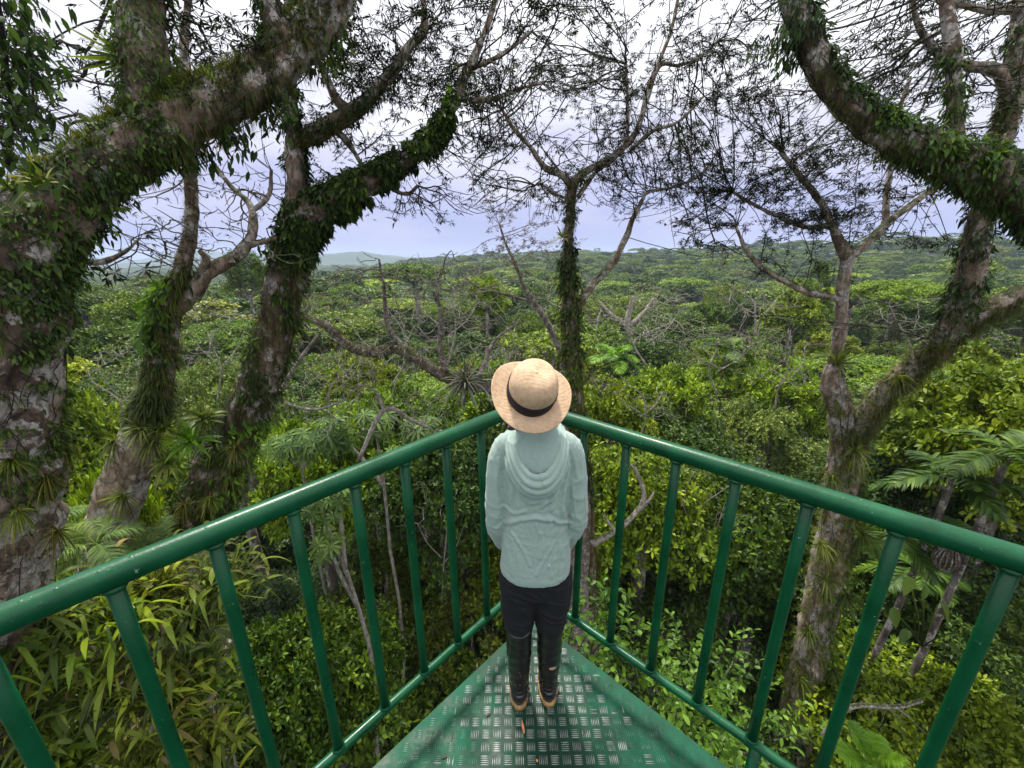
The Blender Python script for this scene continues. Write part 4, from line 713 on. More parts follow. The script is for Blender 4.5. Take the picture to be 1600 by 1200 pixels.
# ------------------------------------------------------------------ forest trees: one of each kind, then copies
def crown_parts(seed, Rc=4.2, Hc=3.2, Ht=22., nb=34, rb=(.24, .38), nros=2600, k=6, L=.26, W=.12, flat=.8, mat='f_mid', emin=-.25, up=.6, tm=True, spread=.9):
    rng = np.random.default_rng(seed); zc = Ht-Hc
    e = rng.uniform(emin, 1, nb); a = np.arange(nb)*2.39996+rng.normal(size=nb)*.4; rr = rng.uniform(.5, 1.0, nb)**.6
    d = np.c_[np.sqrt(1-np.clip(e, -1, 1)**2)*np.cos(a), np.sqrt(1-np.clip(e, -1, 1)**2)*np.sin(a), e]
    rbs = rng.uniform(*rb, nb)*Rc; bc = d*rr[:, None]*np.array([Rc-rbs.mean()*.6, Rc-rbs.mean()*.6, Hc-rbs.mean()*flat])+[0, 0, zc]
    i = rng.choice(nb, nros, p=rbs**2/np.sum(rbs**2)); s = rdir(rng, nros); s[:, 2] = np.where(s[:, 2] < -.35, -s[:, 2], s[:, 2])
    p = bc[i]+s*rbs[i][:, None]*(rng.uniform(.55, 1.06, (nros, 1)))*np.array([1, 1, flat]); p += rng.normal(size=p.shape)*.06*Rc*.4
    ax = nrm(s+np.array([0, 0, up])+rng.normal(size=s.shape)*.35)
    ml = MB(); u = nrm(np.cross(ax, rng.normal(size=ax.shape))); v = np.cross(ax, u); an = np.arange(k)/k*2*PI
    dd = (np.cos(an)[None, :, None]*u[:, None]+np.sin(an)[None, :, None]*v[:, None])*spread+ax[:, None]*.45+rng.normal(size=(nros, k, 3))*.3
    dd = dd.reshape(-1, 3); dd[:, 2] -= .12; dd = nrm(dd)
    b = np.repeat(p, k, 0)+dd*L*.12; l = L*rng.uniform(.6, 1.2, len(b))
    dleaves(ml, b, dd, np.repeat(ax, k, 0)+rng.normal(size=b.shape)*.25, l, l*W/L, .12, wide=.5)
    mt = MB(); rt = .018*Ht
    s_ = np.linspace(0, 1, 10); bend = rng.normal(size=2)*.6
    c = np.c_[bend[0]*np.sin(s_*3), bend[1]*np.sin(s_*2.4), s_*(zc-.2*Hc)]
    tubes(mt, c[None], (rt*(1.25-.55*s_+.6*np.exp(-s_*14)))[None], 10, rng, .12)
    P0 = []
    for j in range(min(nb, 16)):
        q = spline(np.array([c[-1]-[0, 0, .3], c[-1]*.5+bc[j]*.5+np.array([*rng.normal(size=2)*.3, -.3]), bc[j]]), 3); P0.append(q)
    tubes(mt, np.array(P0), np.tile(np.linspace(rt*.35, rt*.08, P0[0].shape[0]), (len(P0), 1)), 6)
    return mt, ml, mat
def proto(kw):
    mt, ml, mat = crown_parts(**kw); return mt.mesh('trunk', M['bark_forest']), ml.mesh('crown', M[mat])
def low(kw):                                    # lighter version for far-off forest: fewer, larger leaves
    k = dict(kw); k['nros'] = int(k['nros']*.16); f = 2.1; k['L'] *= f; k['W'] *= f; k['k'] = max(4, k.get('k', 6)-1); return proto(k)
KINDS = [
 ('lumpy mid green tree', dict(seed=1, mat='f_mid', L=.25, W=.12, nros=4200)),
 ('round dark green tree', dict(seed=2, mat='f_dark', Rc=4.0, Hc=3.8, L=.20, W=.10, nros=4600, nb=44, rb=(.18, .3))),
 ('bright star-leaved tree', dict(seed=3, mat='f_bright', Rc=3.6, Hc=3.0, L=.32, W=.12, nros=2400, k=7, nb=46, rb=(.14, .24), up=1.0)),
 ('flat-topped feathery tree', dict(seed=4, mat='f_bright', Rc=5.2, Hc=1.9, L=.20, W=.09, nros=4600, nb=40, rb=(.14, .24), flat=.45, emin=.0, up=1.2)),
 ('ragged olive vine-hung tree', dict(seed=5, mat='f_olive', Rc=3.6, Hc=4.6, L=.22, W=.11, nros=4200, nb=52, rb=(.13, .25), emin=-.7)),
 ('loose yellow-green tree', dict(seed=6, mat='f_yellow', Rc=3.4, Hc=2.8, L=.26, W=.13, nros=2900, nb=48, rb=(.12, .22), up=.9)),
 ('fine-leaved grey-green tree', dict(seed=7, mat='f_grey', Rc=4.4, Hc=3.4, L=.19, W=.085, nros=4600, nb=50, rb=(.14, .28))),
 ('narrow tall dark tree', dict(seed=8, mat='f_dark', Rc=3.0, Hc=5.0, L=.26, W=.12, nros=4000, nb=40, rb=(.2, .36), emin=-.6)),
 ('airy open green tree', dict(seed=9, mat='f_mid', Rc=4.6, Hc=3.6, L=.22, W=.10, nros=2600, nb=60, rb=(.10, .18))),
]
PROT = [proto(k[1]) for k in KINDS]
rng = np.random.default_rng(77)
cand = []
for (x, y, Y, kind, top, sc_) in [  # placed by eye where the photograph shows a distinct crown
    (1560, 545, 15, 5, None, .95), (1470, 690, 16, 1, None, 1.0), (1640, 600, 13, 5, None, .8), (1400, 436, 62, 3, None, 1.15), (1330, 445, 75, 3, None, 1.0),
    (1290, 395, 60, 7, None, .62), (600, 590, 19, 2, None, 1.0), (470, 640, 15, 2, None, .75), (760, 545, 22, 2, None, 1.), (950, 600, 20, 5, None, .8), (1040, 560, 24, 2, None, .9), (1080, 640, 20, 1, None, 1.05),
    (1130, 720, 16, 0, None, 1.0), (1060, 790, 17, 1, None, 1.1), (1180, 620, 24, 6, None, .9), (700, 760, 17, 4, None, 1.0), (620, 830, 16, 4, None, 1.0), (560, 620, 24, 0, None, .9), (400, 985, 8.2, 0, None, .62), (480, 960, 9.5, 0, None, .7),
    (1430, 1040, 9.5, 0, None, .75), (1540, 1080, 8.5, 5, None, .6), (1340, 1010, 12, 1, None, .8), (700, 470, 70, 3, None, .8), (440, 395, 90, 1, None, 1.0), (375, 385, 70, 1, None, .9), (205, 560, 26, 6, None, 1.), (160, 500, 40, 0, None, 1), (135, 640, 13, 2, None, .6), (330, 560, 22, 6, None, .9), (560, 545, 30, 5, None, .8), (690, 640, 15, 1, None, .8), (1010, 680, 15, 0, None, .9), (1240, 560, 26, 2, None, .8), (1160, 560, 30, 3, None, .8), (650, 1010, 13, 1, None, .9), (740, 900, 14, 4, None, .9), (560, 1080, 11, 4, None, .8), (1490, 900, 12, 1, None, .9), (135, 705, 8.0, 2, None, .35), (70, 600, 12, 0, None, .7), (200, 450, 58, 0, None, 1.1)]:
    p = P(x, y, Y); cand.append((p[0], p[1], p[2], kind, sc_))
pts = [(c[0], c[1], c[4]*4.2) for c in cand]
def add_band(n, y0, y1, top, spr, mind, kinds):
    k = 0; tries = 0
    while k < n and tries < n*60:
        tries += 1; Y = y0+(y1-y0)*rng.uniform()**.8; x = rng.uniform(-1, 1)*(Y*1.42+3); s = rng.uniform(.8, 1.55)
        if any((x-a)**2+(Y-b)**2 < (mind*(s*4.2+r)*.5)**2 for a, b, r in pts): continue
        z = top+rng.normal()*spr
        if Y < 13: z = min(z, -12.5)
        elif Y < 22: z = min(z, -9.5)
        pts.append((x, Y, s*4.2)); cand.append((x, Y, z, int(rng.choice(kinds)), s)); k += 1
add_band(44, 8, 26, -13, 2.6, 1.0, [0, 1, 1, 1, 4, 6, 7, 7, 8])
add_band(44, 24, 52, -7.8, 3.6, 1.3, [0, 0, 1, 1, 2, 4, 5, 6, 7, 8, 3])
add_band(84, 50, 92, -7.2, 3.4, 1.35, [0, 0, 1, 1, 2, 3, 4, 6, 7, 8, 8, 5])
COLS = [(-1e9, 110, 'beyond the huge left trunk'), (110, 215, 'left of the slim pale trunk'), (215, 330, 'behind the slim pale trunk'), (330, 480, 'behind the vine-covered trunk'), (480, 600, 'right of the vine-covered trunk'), (600, 730, 'beyond the gnarled branch'), (730, 860, 'beyond the person'), (860, 1000, 'behind the slender trunk'), (1000, 1120, 'right of the slender trunk'), (1120, 1250, 'left of the pale forked trunk'), (1250, 1370, 'behind the pale forked trunk'), (1370, 1500, 'left of the leaning trunk'), (1500, 1e9, 'toward the right edge')]
used = {}
cand.sort(key=lambda c: c[1])
for (x, y, z, k, s) in cand:
    gz = float(ground_z(x, y)); hgt = z-gz
    sz = hgt/22.; px, py = proj((x, y, z-1))
    colw = next(w_ for a_, b_, w_ in COLS if a_ <= px < b_)
    row = 'below the platform' if py > 960 else 'well below the handrail' if py > 800 else 'in the near canopy' if py > 640 else 'in the middle canopy' if py > 530 else 'in the farther canopy' if py > 455 else 'close under the horizon'
    lab = KINDS[k][0]+' '+row+' '+colw
    c_ = used.get(lab, 0); used[lab] = c_+1
    if c_: lab += ', '+['second back', 'third back', 'fourth back', 'fifth back', 'sixth back', 'seventh back', 'eighth back'][min(c_-1, 6)]
    root = empty('forest_tree', (x, y, gz), lab, 'tree', 'trees of the forest canopy'); root.rotation_euler = (0, 0, rng.uniform(0, 6.28)); sxy = s*rng.uniform(.92, 1.08)*(1.14 if y > 24 else 1)
    root.scale = (sxy, sxy, sz if sz < 1.3 else 1.3)
    if sz < .55 or sz > 1.25: root.scale = (sxy, sxy, sz)
    for nm, me in (('trunk', PROT[k][0]), ('crown', PROT[k][1])):
        o = bpy.data.objects.new(nm, me); C.objects.link(o); o.parent = root
# ------------------------------------------------------------------ far forest and undergrowth: uncountable, instanced from light versions of the same trees
LOW = bpy.data.collections.new('forest_sources')
for i, kd in enumerate(KINDS):
    a_, b_ = low(kd[1]); me = b_
    o = bpy.data.objects.new('forest_source', me); LOW.objects.link(o)
def scatter(name, label, pts, scl, rot, idx):
    mb = bpy.data.meshes.new(name); mb.vertices.add(len(pts)); mb.vertices.foreach_set('co', np.asarray(pts, np.float32).ravel())
    for nm, ty, val in (('s', 'FLOAT_VECTOR', scl), ('r', 'FLOAT_VECTOR', rot), ('i', 'INT', idx)):
        at = mb.attributes.new(nm, ty, 'POINT'); at.data.foreach_set('vector' if ty == 'FLOAT_VECTOR' else 'value', np.asarray(val, np.float32 if ty != 'INT' else np.int32).ravel())
    o = bpy.data.objects.new(name, mb); C.objects.link(o); o['kind'] = 'stuff'; o['label'] = label; o['category'] = 'forest'
    ng = bpy.data.node_groups.new(name, 'GeometryNodeTree'); ng.interface.new_socket('Geometry', in_out='INPUT', socket_type='NodeSocketGeometry'); ng.interface.new_socket('Geometry', in_out='OUTPUT', socket_type='NodeSocketGeometry')
    gi, go = ng.nodes.new('NodeGroupInput'), ng.nodes.new('NodeGroupOutput'); ip = ng.nodes.new('GeometryNodeInstanceOnPoints'); ci = ng.nodes.new('GeometryNodeCollectionInfo')
    ci.inputs['Collection'].default_value = LOW; ci.inputs['Separate Children'].default_value = True; ci.inputs['Reset Children'].default_value = True
    mp_ = ng.nodes.new('GeometryNodeMeshToPoints'); ng.links.new(gi.outputs[0], mp_.inputs[0]); ng.links.new(mp_.outputs[0], ip.inputs['Points']); ng.links.new(ci.outputs[0], ip.inputs['Instance']); ip.inputs['Pick Instance'].default_value = True
    for nm, ty, so_ in (('s', 'FLOAT_VECTOR', 'Scale'), ('r', 'FLOAT_VECTOR', 'Rotation'), ('i', 'INT', 'Instance Index')):
        na = ng.nodes.new('GeometryNodeInputNamedAttribute'); na.data_type = ty; na.inputs['Name'].default_value = nm; ng.links.new(na.outputs[0], ip.inputs[so_])
    ng.links.new(ip.outputs[0], go.inputs[0]); md = o.modifiers.new('scatter', 'NODES'); md.node_group = ng; return o
rng = np.random.default_rng(9)
pp, ss, rr_, ii = [], [], [], []
r = 84.
while r < 2300:
    stp = 9.5+.013*r; n = int(r*2.0/stp); th = np.linspace(-1.0, 1.0, n)+rng.normal(size=n)*.3/n*2; rj = r+rng.normal(size=n)*stp*.4
    x = rj*np.sin(th); y = rj*np.cos(th); gz = ground_z(x, y)
    s = rng.uniform(.75, 1.9, n)*(stp/7.4)**.6; H_ = (23+rng.normal(size=n)*2.9+4.5*(rng.uniform(size=n) < .08)+2.5*np.sin(x*.031)*np.cos(y*.027))*(1+.0*r)
    for a in range(n):
        if any((x[a]-c[0])**2+(y[a]-c[1])**2 < 20 for c in cand if abs(c[1]-y[a]) < 5): continue
        pp.append((x[a], y[a], gz[a])); ss.append((s[a], s[a], H_[a]/22)); rr_.append((0, 0, rng.uniform(0, 6.28))); ii.append(rng.choice([0, 0, 1, 1, 1, 1, 2, 3, 4, 4, 6, 6, 7, 7, 8, 8]))
    r += stp*.85
scatter('far_forest', 'unbroken rainforest canopy stretching to the horizon', pp, ss, rr_, ii)
print('far', len(pp))
q_ = np.array(pp)[::1]; n = len(q_); q_ = q_+rng.normal(size=(n, 3))*[3.2, 3.2, 0]; s = rng.uniform(.9, 1.3, n)*(np.hypot(q_[:, 0], q_[:, 1])/100)**.3
scatter('forest_understory', 'lower canopy layer under the far rainforest', q_, np.c_[s, s, rng.uniform(.42, .62, n)], np.c_[s*0, s*0, rng.uniform(0, 6.28, n)], rng.choice([0, 1, 4, 6, 7], n))
n = 1100; y = rng.uniform(-6, 95, n); x = rng.uniform(-1, 1, n)*(np.maximum(y, 8)*1.5+8); gz = ground_z(x, y); s = rng.uniform(.45, .95, n)
scatter('undergrowth', 'dim undergrowth filling the gaps between the trees', np.c_[x, y, gz-1], np.c_[s, s, rng.uniform(.28, .58, n)], np.c_[x*0, x*0, rng.uniform(0, 6.28, n)], rng.choice([1, 1, 7, 4], n))

m = bpy.data.materials.new('haze'); m.use_nodes = True; t = m.node_tree; t.nodes.clear(); o = N(t, 'ShaderNodeOutputMaterial'); v_ = N(t, 'ShaderNodeVolumePrincipled'); v_.inputs['Color'].default_value = (.62, .74, 1, 1); v_.inputs['Density'].default_value = HAZE; lnk(t, v_.outputs[0], o.inputs['Volume'])
x0, x1, y0, y1, z0, z1 = -8500, 8500, -2900, 8500, -80, 140
mb = MB(); mb.add([(x0, y0, z0), (x1, y0, z0), (x1, y1, z0), (x0, y1, z0), (x0, y0, z1), (x1, y0, z1), (x1, y1, z1), (x0, y1, z1)], [(0, 3, 2, 1), (4, 5, 6, 7), (0, 1, 5, 4), (1, 2, 6, 5), (2, 3, 7, 6), (3, 0, 4, 7)])
if HAZE: tag(mb.obj('haze', m, smooth=False), 'thin humid air over the forest', 'haze', kind='stuff')
# ------------------------------------------------------------------ platform and railing
ZT, ZL = 1.2553, .2421
APX = np.array([.0564, 1.7467]); AL, AR = .7288, .8158; SL, SR, OL, OR = .1845, .189, .278, .325
def railpt(side, q, z):
    a = AL if side < 0 else AR; return np.array([APX[0]+side*q*math.sin(a), APX[1]-q*math.cos(a), z])
def paint(name, base, hi, rough=.36, bs=90, spec=.5, wear=None):
    m, t, b, o = newmat(name); n = noise(t, 7, 6, .65); c = rampn(t, n.outputs[0], [(.35, base), (.7, hi)]).outputs[0]
    if wear:
        n2 = noise(t, wear, 5, .7); f = rampn(t, n2.outputs[0], [(.69, (0, 0, 0)), (.70, (1, 1, 1))]).outputs[0]; c = mixc(t, f, c, (.30, .42, .36))
    lnk(t, c, b.inputs['Base Color']); r = rampn(t, n.outputs[0], [(.3, (rough*.6,)*3), (.7, (rough*1.5,)*3)]); lnk(t, r.outputs[0], b.inputs['Roughness'])
    b.inputs['Coat Weight'].default_value = .08; b.inputs['Coat Roughness'].default_value = .12; b.inputs['Specular IOR Level'].default_value = .24
    v = N(t, 'ShaderNodeTexVoronoi'); v.inputs['Scale'].default_value = 55; tc_ = N(t, 'ShaderNodeTexCoord'); lnk(t, tc_.outputs['Object'], v.inputs['Vector'])
    drop = rampn(t, v.outputs['Distance'], [(.0, (1, 1, 1)), (.22, (0, 0, 0))]).outputs[0]; n3 = noise(t, bs, 4, .6); h = mixc(t, .5, drop, n3.outputs[0]); bump(t, b, h, .3, .004); return m
M['green'] = paint('green_paint_wet', (.001, .042, .014), (.002, .082, .029), wear=75)
def _deck():
    m = paint('green_deck_paint', (.002, .034, .015), (.005, .088, .044), .5, 30); t = m.node_tree; b = t.nodes['Principled BSDF']; src = b.inputs['Base Color'].links[0].from_socket
    c = N(t, 'ShaderNodeTexCoord'); mp = N(t, 'ShaderNodeMapping'); mp.inputs['Location'].default_value = (-.09*2.6, 0, 0); mp.inputs['Scale'].default_value = (2.6, .35, 1); lnk(t, c.outputs['Object'], mp.inputs[0])
    g = N(t, 'ShaderNodeTexGradient', gradient_type='SPHERICAL'); lnk(t, mp.outputs[0], g.inputs[0]); n = noise(t, 9, 6, .7); a = N(t, 'ShaderNodeMath', operation='MULTIPLY_ADD'); a.inputs[1].default_value = .7; lnk(t, g.outputs[1], a.inputs[0]); lnk(t, n.outputs[0], a.inputs[2])
    f = rampn(t, a.outputs[0], [(.5, (0, 0, 0)), (.95, (.8, .8, .8))]).outputs[0]; lnk(t, mixc(t, f, src, (.004, .014, .008)), b.inputs['Base Color']); b.inputs['Specular IOR Level'].default_value = .16; b.inputs['Coat Weight'].default_value = 0; return m
M['deck'] = _deck(); 
M['bar_paint'] = paint('tread_bar_painted', (.003, .045, .021), (.008, .10, .052), .35)
M['bar_bare'] = simple('tread_bar_bare_metal', (.20, .215, .205), .45, .7, var=(26, (.05, .085, .065)))
root = empty('platform_railing', (APX[0], APX[1], 0), 'green painted metal railing meeting in a point in front of the person', 'railing')
QL = 3.3
for s in (-1, 1):
    for (z, r, nm) in ((ZT, .0295, 'handrail'), (ZL, .0175, 'lower_rail')):
        a_ = AL if s < 0 else AR; q0 = -.0 if nm == 'handrail' else .0
        t = np.linspace(q0, QL, 40); p = np.array([railpt(s, q, z) for q in t]); mb = MB(); tubes(mb, p[None], np.full((1, 40), r), 24 if r > .02 else 18); mb.obj(nm, M['green'], root)
    o_, s_ = (OL, SL) if s < 0 else (OR, SR)
    k = 0
    while o_+s_*k < QL:
        q = o_+s_*k; mb = MB(); p = np.array([railpt(s, q, z) for z in np.linspace(ZL-.002, ZT-.012, 5)]); tubes(mb, p[None], np.full((1, 5), .0165), 16)
        for z, r0 in ((ZT-.031, .0225), (ZL+.017, .021)):                    # weld beads
            c = railpt(s, q, z); tubes(mb, np.array([[c-[0, 0, .007], c-[0, 0, .003], c+[0, 0, .003], c+[0, 0, .007]]]), np.array([[.0168, r0, r0*1.03, .0175]]), 14, cap=False)
        mb.obj('baluster', M['green'], root); k += 1
for q in (.06, 1.1, 2.2, 3.2):
    for s in (-1, 1):
        if q < .1 and s > 0: continue
        mb = MB(); p0 = railpt(s, q, -.004); tubes(mb, np.array([[p0-[0, 0, .1], p0, p0+[0, 0, ZL]]]), np.full((1, 3), .02), 14); mb.obj('post', M['green'], root)
# deck: triangular plate with raised bars in groups of five, alternate groups turned
DA = np.array([.104, 1.768]); aL = math.atan2(.653, .686); aR = math.atan2(.719, .694); Yb = -1.2
dl = np.array([DA[0]-(DA[1]-Yb)*math.tan(aL), Yb]); dr = np.array([DA[0]+(DA[1]-Yb)*math.tan(aR), Yb])
root = empty('platform_deck', (0, .3, 0), 'wet green triangular treadplate floor of the platform, worn to bare metal in the middle', 'floor plate')
mb = MB(); v = [(*DA, 0), (*dr, 0), (*dl, 0)]; v2 = [(a, b, -.012) for a, b, c in v]
mb.add(v+v2, [(0, 3, 4, 1), (1, 4, 5, 2), (2, 5, 3, 0)], [(2, 1, 0), (3, 5, 4)]); mb.obj('plate', M['deck'], root, smooth=False)
def inside(x, y, mgn): return y < DA[1] and (x-DA[0]) > -(DA[1]-y)*math.tan(aL)+mgn*1.4 and (x-DA[0]) < (DA[1]-y)*math.tan(aR)-mgn*1.4
rng = np.random.default_rng(200); pitch = .0465; mbp, mbw = MB(), MB()
s5 = np.linspace(-1, 1, 7)
for i in range(-70, 74):
    for j in range(-2, 65):
        cx, cy = .02+i*pitch, 1.70-j*pitch
        if cy < -1.15 or not inside(cx, cy, .032): continue
        gu = rng.uniform(.1, .65)
        for k in range(5):
            off = (k-2)*.0072; L = .0175; wd = .0024; hh = .0020
            ln = s5*L; wv = wd*np.sqrt(np.clip(1-s5**2, 0.02, 1)); hv = hh*np.sqrt(np.clip(1-s5**2, 0, 1))
            A_ = np.c_[ln, off-wv, ln*0+.0002]; B_ = np.c_[ln, ln*0+off, hv+.0004]; C__ = np.c_[ln, off+wv, ln*0+.0002]
            g = np.stack([A_, B_, C__], 1)
            if (i+j) % 2: g = g[..., [1, 0, 2]]*[-1, 1, 1]
            g = g+[cx, cy, 0]; id_ = np.arange(21).reshape(7, 3); q = np.stack([id_[:-1, :-1], id_[1:, :-1], id_[1:, 1:], id_[:-1, 1:]], -1).reshape(-1, 4)
            wearp = math.exp(-((cx-.09)/.30)**2)*(1.0 if cy < 1.45 else .5)*(1.0+.12*math.sin(cx*31+2)*math.sin(cy*23)); (mbw if gu+rng.normal()*.04 < wearp else mbp).add(g.reshape(-1, 3), q)
mbp.obj('tread_bars', M['bar_paint'], root); mbw.obj('worn_tread_bars', M['bar_bare'], root)['label'] = 'tread bars worn to bare shiny metal'
mb = MB()
for s in (-1, 1):                       # edge angle and joists below the plate
    e = dl if s < 0 else dr; p = np.array([[*(DA*(1-t)+e*t), -.045] for t in np.linspace(0.01, 1, 12)]); p[:, 0] -= s*.03; tubes(mb, p[None], np.full((1, 12), .032), 4)
for y in (1.3, .7, .1, -.5, -1.1):
    xl = DA[0]-(DA[1]-y)*math.tan(aL)+.03; xr = DA[0]+(DA[1]-y)*math.tan(aR)-.03; tubes(mb, np.array([[[xl, y, -.06], [(xl+xr)/2, y, -.06], [xr, y, -.06]]]), np.full((1, 3), .03), 4)
mb.obj('joist', M['green'], root)
mb = MB()
for x, y in ((-.9, -1.05), (1.1, -1.05), (.1, .55)):
    tubes(mb, np.array([[[x, y, GROUND-.3], [x, y, -16.], [x, y, -.07]]]), np.full((1, 3), .06), 10)
for z in np.arange(-32, -1, 2.):
    c_ = [(-.9, -1.05), (1.1, -1.05), (.1, .55)]
    for k in range(3):
        a_, b_ = c_[k], c_[(k+1) % 3]; tubes(mb, np.array([[[*a_, z], [(a_[0]+b_[0])/2, (a_[1]+b_[1])/2, z+.9], [*b_, z+1.8]]]), np.full((1, 3), .025), 6)
mb.obj('support_tower', M['green'], root)
# litter on the deck
M['dead_leaf'] = simple('dead_leaf', (.45, .12, .05), .6, var=(40, (.60, .28, .10))); M['debris'] = simple('debris', (.05, .03, .02), .8)
def litter(px, py, L, W, ang, mat, label, name='fallen_leaf', cat='leaf'):
    d = F_+R_*(px-800)/FPX+U_*(600-py)/FPX; p = CAM+d*((0-CAMZ)/d[2]); mb = MB()
    strips(mb, np.array([[p[0], p[1], .004]]), np.array([[math.cos(ang), math.sin(ang), .05]]), np.array([[0, 0, 1.]]), L, W, 7, .03, .3, 'leaf', 3); tag(mb.obj(name, M[mat]), label, cat)
litter(819, 1147, .055, .010, 1.75, 'dead_leaf', 'orange fallen leaf on the deck behind the left boot')
litter(912, 1150, .03, .008, 1.4, 'debris', 'dark curled leaf scrap right of the orange leaf')
litter(935, 1060, .012, .008, 1, 'debris', 'tiny dark speck of debris on the right side of the deck')
litter(705, 1160, .05, .003, 1.5, 'debris', 'thin dark twig on the left side of the deck', 'twig', 'twig')
litter(840, 1192, .012, .008, 2, 'dead_leaf', 'small pinkish petal on the deck at the bottom edge', 'petal', 'petal')
rl = np.random.default_rng(55)
for i, (px, py, wd) in enumerate([(760, 1120, 'left of the boots'), (905, 1085, 'right of the right boot'), (690, 1185, 'near the bottom left of the deck'), (985, 1170, 'near the bottom right of the deck'), (870, 1175, 'below the right boot near the bottom edge'), (745, 1045, 'beside the left edge of the deck'), (1050, 1185, 'in the bottom right corner of the deck')]):
    litter(px, py, rl.uniform(.012, .03), rl.uniform(.004, .010), rl.uniform(0, 3), 'debris', 'small dark scrap of leaf '+wd)
# ------------------------------------------------------------------ the person
def fabric(name, col, hi, ws=900, bstr=.35, rough=.9, fold=14, foldstr=.0, sheen=.3):
    m, t, b, o = newmat(name); n = noise(t, 160, 5, .7); n2 = noise(t, 9, 4, .6); f = mixc(t, .35, n.outputs[0], n2.outputs[0]); c = rampn(t, f, [(.35, col), (.65, hi)]); lnk(t, c.outputs[0], b.inputs['Base Color'])
    b.inputs['Roughness'].default_value = rough; b.inputs['Sheen Weight'].default_value = sheen; n3 = noise(t, ws, 2, .5); bump(t, b, n3.outputs[0], bstr, .0012); return m
M['hoodie'] = fabric('sage_jersey', (.25, .345, .30), (.325, .425, .372)); M['trouser'] = fabric('black_cotton', (.0025, .0025, .004), (.006, .006, .009), sheen=0)
M['skin'] = simple('skin', (.50, .30, .21), .55); M['skin'].node_tree.nodes['Principled BSDF'].inputs['Subsurface Weight'].default_value = .1
M['hair'] = simple('hair', (.018, .010, .006), .5, bscale=120, bstr=.8)
M['rubber'] = simple('boot_rubber', (.006, .006, .007), .30, var=(12, (.018, .014, .012)), bscale=25, bstr=.2, coat=.3)
M['mud'] = simple('boot_mud', (.06, .035, .025), .9); M['sole'] = simple('yellow_sole', (.38, .24, .08), .6, var=(50, (.12, .07, .04)))
M['band'] = fabric('hat_ribbon', (.008, .004, .005), (.016, .008, .010), 1500, sheen=0)
m, t, b, o = newmat('straw'); n = noise(t, 60, 6, .7); c = rampn(t, n.outputs[0], [(.3, (.46, .29, .16)), (.5, (.60, .41, .25)), (.72, (.70, .51, .34))]); lnk(t, c.outputs[0], b.inputs['Base Color']); b.inputs['Roughness'].default_value = .75
w1 = N(t, 'ShaderNodeTexWave'); w1.inputs['Scale'].default_value = 95; w1.inputs['Distortion'].default_value = 1.5; w2 = N(t, 'ShaderNodeTexWave'); w2.bands_direction = 'Z'; w2.inputs['Scale'].default_value = 95; w2.inputs['Distortion'].default_value = 1.5
tc_ = N(t, 'ShaderNodeTexCoord'); lnk(t, tc_.outputs['Object'], w1.inputs['Vector']); lnk(t, tc_.outputs['Object'], w2.inputs['Vector']); bump(t, b, mixc(t, .5, w1.outputs[0], w2.outputs[0]), .9, .002); M['straw'] = m
def remesh(mb, voxel, smooth=6, disp=None, sub=0):
    """one continuous surface from overlapping tubes and shells"""
    me = mb.mesh('tmp', []); o = bpy.data.objects.new('tmp', me); C.objects.link(o)
    r = o.modifiers.new('r', 'REMESH'); r.mode = 'VOXEL'; r.voxel_size = voxel; s = o.modifiers.new('s', 'SMOOTH'); s.factor = .6; s.iterations = smooth
    dg = bpy.context.evaluated_depsgraph_get(); me2 = bpy.data.meshes.new_from_object(o.evaluated_get(dg)); bpy.data.objects.remove(o)
    n = len(me2.vertices); v = np.empty(n*3, np.float32); me2.vertices.foreach_get('co', v); v = v.reshape(-1, 3).astype(float)
    if disp:
        me2.update(); nn = np.empty(n*3, np.float32); me2.vertices.foreach_get('normal', nn); nn = nn.reshape(-1, 3); v = v+nn*disp(v, nn)[:, None]; me2.vertices.foreach_set('co', v.astype(np.float32).ravel())
    me2.polygons.foreach_set('use_smooth', np.ones(len(me2.polygons), bool)); me2.update(); return me2
def loft(mb, rings, sides=48, per=6, pw=2.3, cap=True):
    """rings: (cx,cy,z,hw,hd,tiltx) superellipse sections, splined"""
    s = spline(np.array(rings, float), per); a = np.arange(sides)/sides*2*PI; ca, sa = np.cos(a), np.sin(a); e = 2/pw
    x = s[:, 0:1]+s[:, 3:4]*np.sign(ca)*np.abs(ca)**e; y = s[:, 1:2]+s[:, 4:5]*np.sign(sa)*np.abs(sa)**e; z = s[:, 2:3]+s[:, 5:6]*np.sin(a)[None]*1.0
    v = np.stack([x, y, np.broadcast_to(z, x.shape)], -1); n = len(s); i = np.arange(n*sides).reshape(n, sides); nx = np.roll(i, -1, 1)
    q = np.stack([i[:-1], nx[:-1], nx[1:], i[1:]], -1).reshape(-1, 4); v = v.reshape(-1, 3); t = []
    if cap:
        v = np.vstack([v, s[0, :3], s[-1, :3]]); b = n*sides; t = [(b, nx[0, k], i[0, k]) for k in range(sides)]+[(b+1, i[-1, k], nx[-1, k]) for k in range(sides)]
    mb.add(v, q, t)
PX, PY = .088, 1.345                       # where the person stands
def pp_(x, y, z): return np.array([PX+x, PY+y, z])
def ptube(mb, pts, r, sides=20, per=6, pm=True):
    s = spline(np.c_[np.array(pts, float), np.array(r, float)], per); p = s[:, :3]+([PX, PY, 0] if pm else 0); tubes(mb, p[None], s[None, :, 3], sides)
